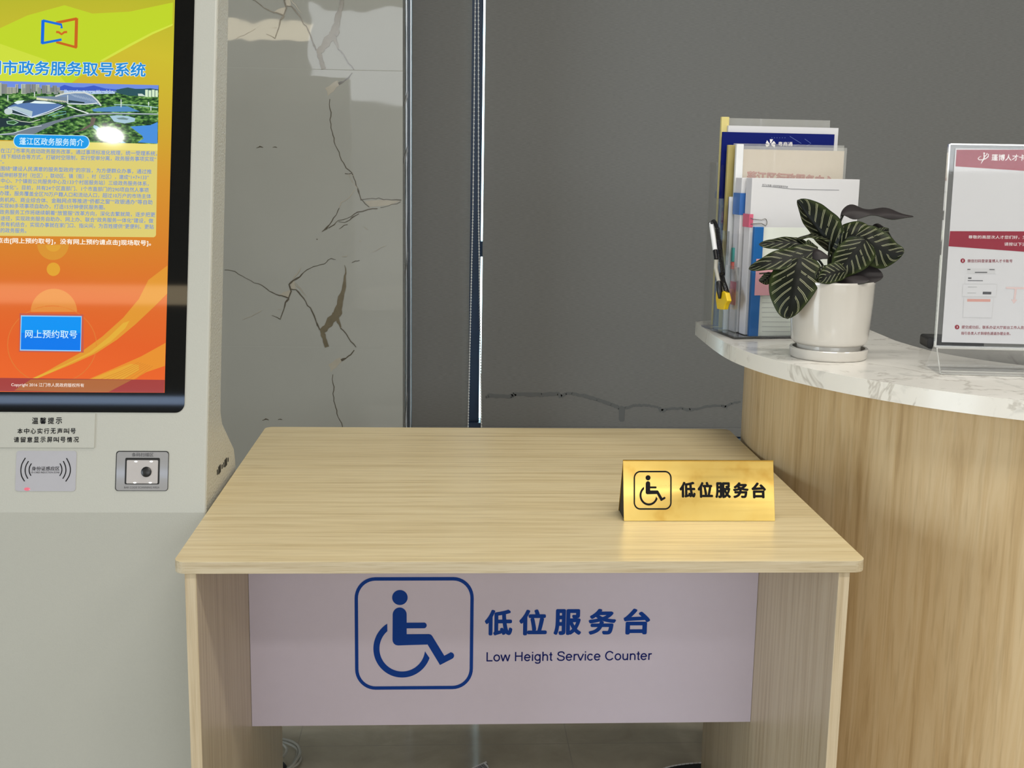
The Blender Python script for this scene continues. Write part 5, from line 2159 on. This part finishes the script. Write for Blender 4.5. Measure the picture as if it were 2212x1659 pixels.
kt = crop((1932, 290), .12658)
po_poly([kt(1060, 265), kt(3265, 262), kt(3225, 725), kt(2212, 625), kt(1040, 548)], 0)
km = crop((1932, 480), .12658)
po_poly([km(948, 152), km(3195, 160), km(3150, 575), km(2150, 500), km(922, 410)], 0)
b.build('banner', 'maroon', sheet_)
b = MB()
text(b, PO, '蓬博人才卡', kt(1655, 395), kt(2232, 400), 14, .0010, 0, .014, 3)
text(b, PO, '尊敬的高层次人才您们好，为了给您提供', km(1262, 252), km(2640, 262), 7.6, .0010, 0, .004, 2)
text(b, PO, '请按以下流程办理', km(1872, 372), km(2480, 380), 7.6, .0010, 0, .004, 2)
b.build('banner_lettering', 'white_print', sheet_)
b = MB()
pxpoly(b, PO, circle_px(*kt(1530, 325), 1.9), .0010)
pxline(b, PO, [kt(1528, 345), kt(1530, 400), kt(1510, 440), kt(1470, 508)], [2.4, 3.0, 2.4, .6], .0010)
pxline(b, PO, [kt(1575, 330), kt(1602, 345), kt(1600, 380), kt(1550, 420), kt(1490, 438), kt(1440, 436), kt(1424, 415), kt(1440, 395), kt(1480, 372)], [.6, 1.6, 2.2, 2.0, 1.6, 1.8, 1.8, 1.2, .6], .0010)
pxline(b, PO, [kt(1540, 380), kt(1570, 350), kt(1580, 315)], [1.8, 1.4, .5], .0010)
b.build('banner_logo', 'white_print', sheet_)
b = MB()
pxpoly(b, PO, circle_px(*km(1165, 656), 4.9), .0008)
text(b, PO, '微信扫码登录蓬博人才卡账号', km(1245, 660), km(2012, 662), 7.2, .0008, 0, .004, 2)
b.build('step_lettering', 'maroon_ink', sheet_)
b = MB()
k3p = crop((1932, 650), .12658)
pxpoly(b, PO, circle_px(*k3p(1067, 446), 4.9), .0008)
text(b, PO, '提交成功后，联系办证大厅前台工作人员', k3p(1145, 446), k3p(2205, 456), 7.4, .0008, 0, .004, 2)
text(b, PO, '指引各类人才到绿色通道办理业务。', k3p(1137, 550), k3p(1980, 558), 7.0, .0008, 0, .004, 2)
b.build('step_lettering', 'maroon_ink', sheet_)
b = MB()
text(b, PO, '1', km(1160, 656), km(1171, 656), 5, .0010, 0, .01, 2)
text(b, PO, '3', k3p(1058, 446), k3p(1078, 446), 5, .0010, 0, .01, 2)
b.build('step_numerals', 'white_print', sheet_)
b = MB()
po_poly([km(1240, 790), km(1720, 790), km(1718, 880), km(1236, 880)], 0)
po_poly([km(1215, 885), km(1722, 885), km(1715, 1050), km(1200, 1050)], 4)
po_poly([km(1162, 1052), km(1752, 1058), km(1735, 1280), km(1148, 1274)], 0)
po_poly([km(1170, 1060), km(1744, 1066), km(1728, 1268), km(1158, 1264)], 4, .0009)
po_poly([km(1180, 1300), km(1690, 1304), km(1662, 1640), km(1160, 1630)], 0)
po_poly([km(1188, 1300), km(1682, 1304), km(1656, 1626), km(1170, 1618)], 4, .0009)
po_poly([km(1372, 848), km(1582, 848), km(1580, 864), km(1368, 864)], 1, .0010)
po_poly([km(1244, 798), km(1296, 798), km(1294, 812), km(1242, 812)], 1, .0010)
po_poly([km(1618, 800), km(1708, 802), km(1706, 816), km(1616, 814)], 1, .0010)
po_poly([km(1256, 942), km(1314, 942), km(1312, 966), km(1254, 966)], 1, .0010)
po_poly([km(1250, 990), km(1508, 992), km(1506, 1004), km(1248, 1002)], 1, .0010)
po_poly([km(1252, 1098), km(1408, 1102), km(1406, 1112), km(1250, 1112)], 2, .0010)
po_poly([km(1244, 1200), km(1392, 1202), km(1390, 1212), km(1242, 1212)], 2, .0010)
po_poly([km(1506, 1185), km(1652, 1187), km(1648, 1232), km(1502, 1230)], 1, .0010)
po_poly([km(1240, 1308), km(1636, 1312), km(1634, 1358), km(1238, 1354)], 3, .0010)
po_poly([km(1900, 1104), km(2400, 1112), km(2396, 1144), km(2088, 1140), km(2064, 1320), km(2096, 1322), km(2036, 1392), km(1994, 1320), km(2030, 1320), km(2050, 1138), km(1898, 1134)], 5, .0008)
b.build('phone_screen_picture', ['faint_grey', 'grey_ink', 'mid_grey', 'dust_pink', 'paper', 'faint_pink'], sheet_)

# dark object lying behind the sign
d0 = onz(2007, 757, HS)
b = MB()
v1 = onz(2016, 768, HS)
bx = onz(2014, 756, HS)
PBK = Plane(Vector((bx.x, bx.y, HS)) + SY * .012, SX, EZ)
zt_b = PBK.hit(2012, 729)[1]
b.prism([PBK.pt(a_, c_) for a_, c_ in rrect(PBK.hit(2003, 745)[0], PBK.hit(2003, 745)[0] + .10, .0003, zt_b, .005, 4)], SY * .05)
o = b.build('small_case', 'black', None, origin=(bx.x + .04, bx.y + .05, HS), bevel=.002)
tag(o, 'small black case lying behind the clear sign stand', 'case')

# ================================================================== THINGS ON THE FLOOR
cb = thing('cable_coil', 'loose coil of grey-white cable on the floor behind the left desk leg', 'cable', onz(600, 1625, 0) + Vector((-.03, 0, 0)))
kc = crop((580, 1570), .07233)


def smooth3(ps, n=60):
    return [cat(ps, i / n) for i in range(n + 1)]


b = MB()
lp1 = [onz(*kc(*p), .006) for p in [(-900, 640), (-500, 450), (150, 400), (450, 440), (700, 540), (850, 650), (880, 780), (830, 920), (730, 1080), (560, 1230), (200, 1340), (-300, 1330)]]
b.tube(smooth3(lp1), .0032, 8)
b.build('cable_loop', 'cable', cb, smooth=60)
b = MB()
lp2 = [onz(*kc(*p), .012) for p in [(-900, 560), (-400, 400), (150, 355), (420, 365), (680, 430), (860, 540), (930, 680), (930, 820), (860, 960), (740, 1120), (560, 1260), (200, 1400)]]
b.tube(smooth3(lp2), .0032, 8)
b.build('cable_loop', 'cable', cb, smooth=60)
b = MB()
lp3 = [onz(*kc(*p), .016) for p in [(-700, 560), (-300, 430), (160, 415), (400, 500), (530, 620), (545, 730), (470, 860), (330, 950), (150, 1030), (-400, 1100)]]
b.tube(smooth3(lp3), .0030, 8)
b.build('cable_loop', 'cable', cb, smooth=60)
b = MB()
lp4 = [onz(*kc(*p), .006) for p in [(560, 1290), (740, 1190), (880, 1090), (945, 980), (950, 890), (925, 830)]]
b.tube(smooth3(lp4, 30), .0034, 8)
b.build('cable_loop', 'cable', cb, smooth=60)
# dark plug next to the coil
pg0 = onz(588, 1668, 0.0)
b = MB()
b.lathe([(.022, 0.0003), (.026, .002), (.026, .014), (.022, .020), (.012, .023), (.0005, .024)], (pg0.x + .006, pg0.y - .008, 0), 28)
o = b.build('power_plug', 'matt_black', None, origin=(pg0.x + .006, pg0.y - .008, 0), smooth=40)
tag(o, 'dark rounded plug on the floor at the back of the left desk leg', 'plug')
# tagged lead under the desk
g0 = onz(1000, 1668, 0)
ld = thing('tagged_lead', 'black cable loop with a white barcode tag under the desk', 'cable', g0)
b = MB()
cc = onz(998, 1660, .016) - Vector((0, .034, 0))
cc.z = .0085
b.tube([cc + Vector((.016 * math.cos(t * math.pi / 16), .027 * math.sin(t * math.pi / 16), 0)) for t in range(32)], .008, 10, closed=True)
b.build('cable_loop', 'black', ld, smooth=60)
T0, T1, T2, T3 = onz(1018, 1659, .016), onz(1050.5, 1644, .022), onz(1060, 1671, .014), onz(1027, 1684, .010)
b = MB()
nrm = (T1 - T0).cross(T3 - T0).normalized()
nrm = nrm if nrm.z > 0 else -nrm
b.prism([T0, T1, T2, T3], nrm * -.0006)
tg = b.build('barcode_tag', 'paper', ld)
b = MB()
PT = Plane(T0, T1 - T0, T0 - T3)
wl, hl = (T1 - T0).length, (T0 - T3).length
for i in range(18):
    a_ = .004 + i * (wl - .012) / 18
    b.ribbon(PT, [(a_, -.004, random.choice([.0002, .0005, .0003])), (a_, -hl * .55, random.choice([.0002, .0005, .0003]))], .0005)
b.ribbon(PT, [(wl - .004, -.006, .0007), (wl - .004, -.013, .0007)], .0005)
for f in b.f:
    f.reverse()
b.build('barcode_print', 'ink', tg)
# dark round-edged pad behind the right leg
e0 = onz(1515, 1648.5, .012)
pad = thing('floor_pad', 'flat black round-edged pad with pale dashed rim behind the right desk leg', 'floor pad', (e0.x + .01, .78, 0))
rx, ry = .125, e0.y - .772
ell = [(e0.x + .012 + rx * math.cos(math.pi * i / 40), .772 + ry * math.sin(math.pi * i / 40)) for i in range(41)]
b = MB()
b.prism([(x, y, .012) for x, y in ell], (0, 0, -.0117))
b.build('pad', 'matt_black', pad)
b = MB()
for i in range(1, 40, 1):
    p, q = ell[i], ell[i + 1] if i + 1 < len(ell) else ell[i]
    P_, Q_ = Vector((*p, .013)), Vector((*q, .013))
    b.tube([P_.lerp(Q_, .06), P_.lerp(Q_, .9)], .0016, 6)
b.build('rim_dashes', 'white_bar', pad)  # short pale dashes set along the curved rim
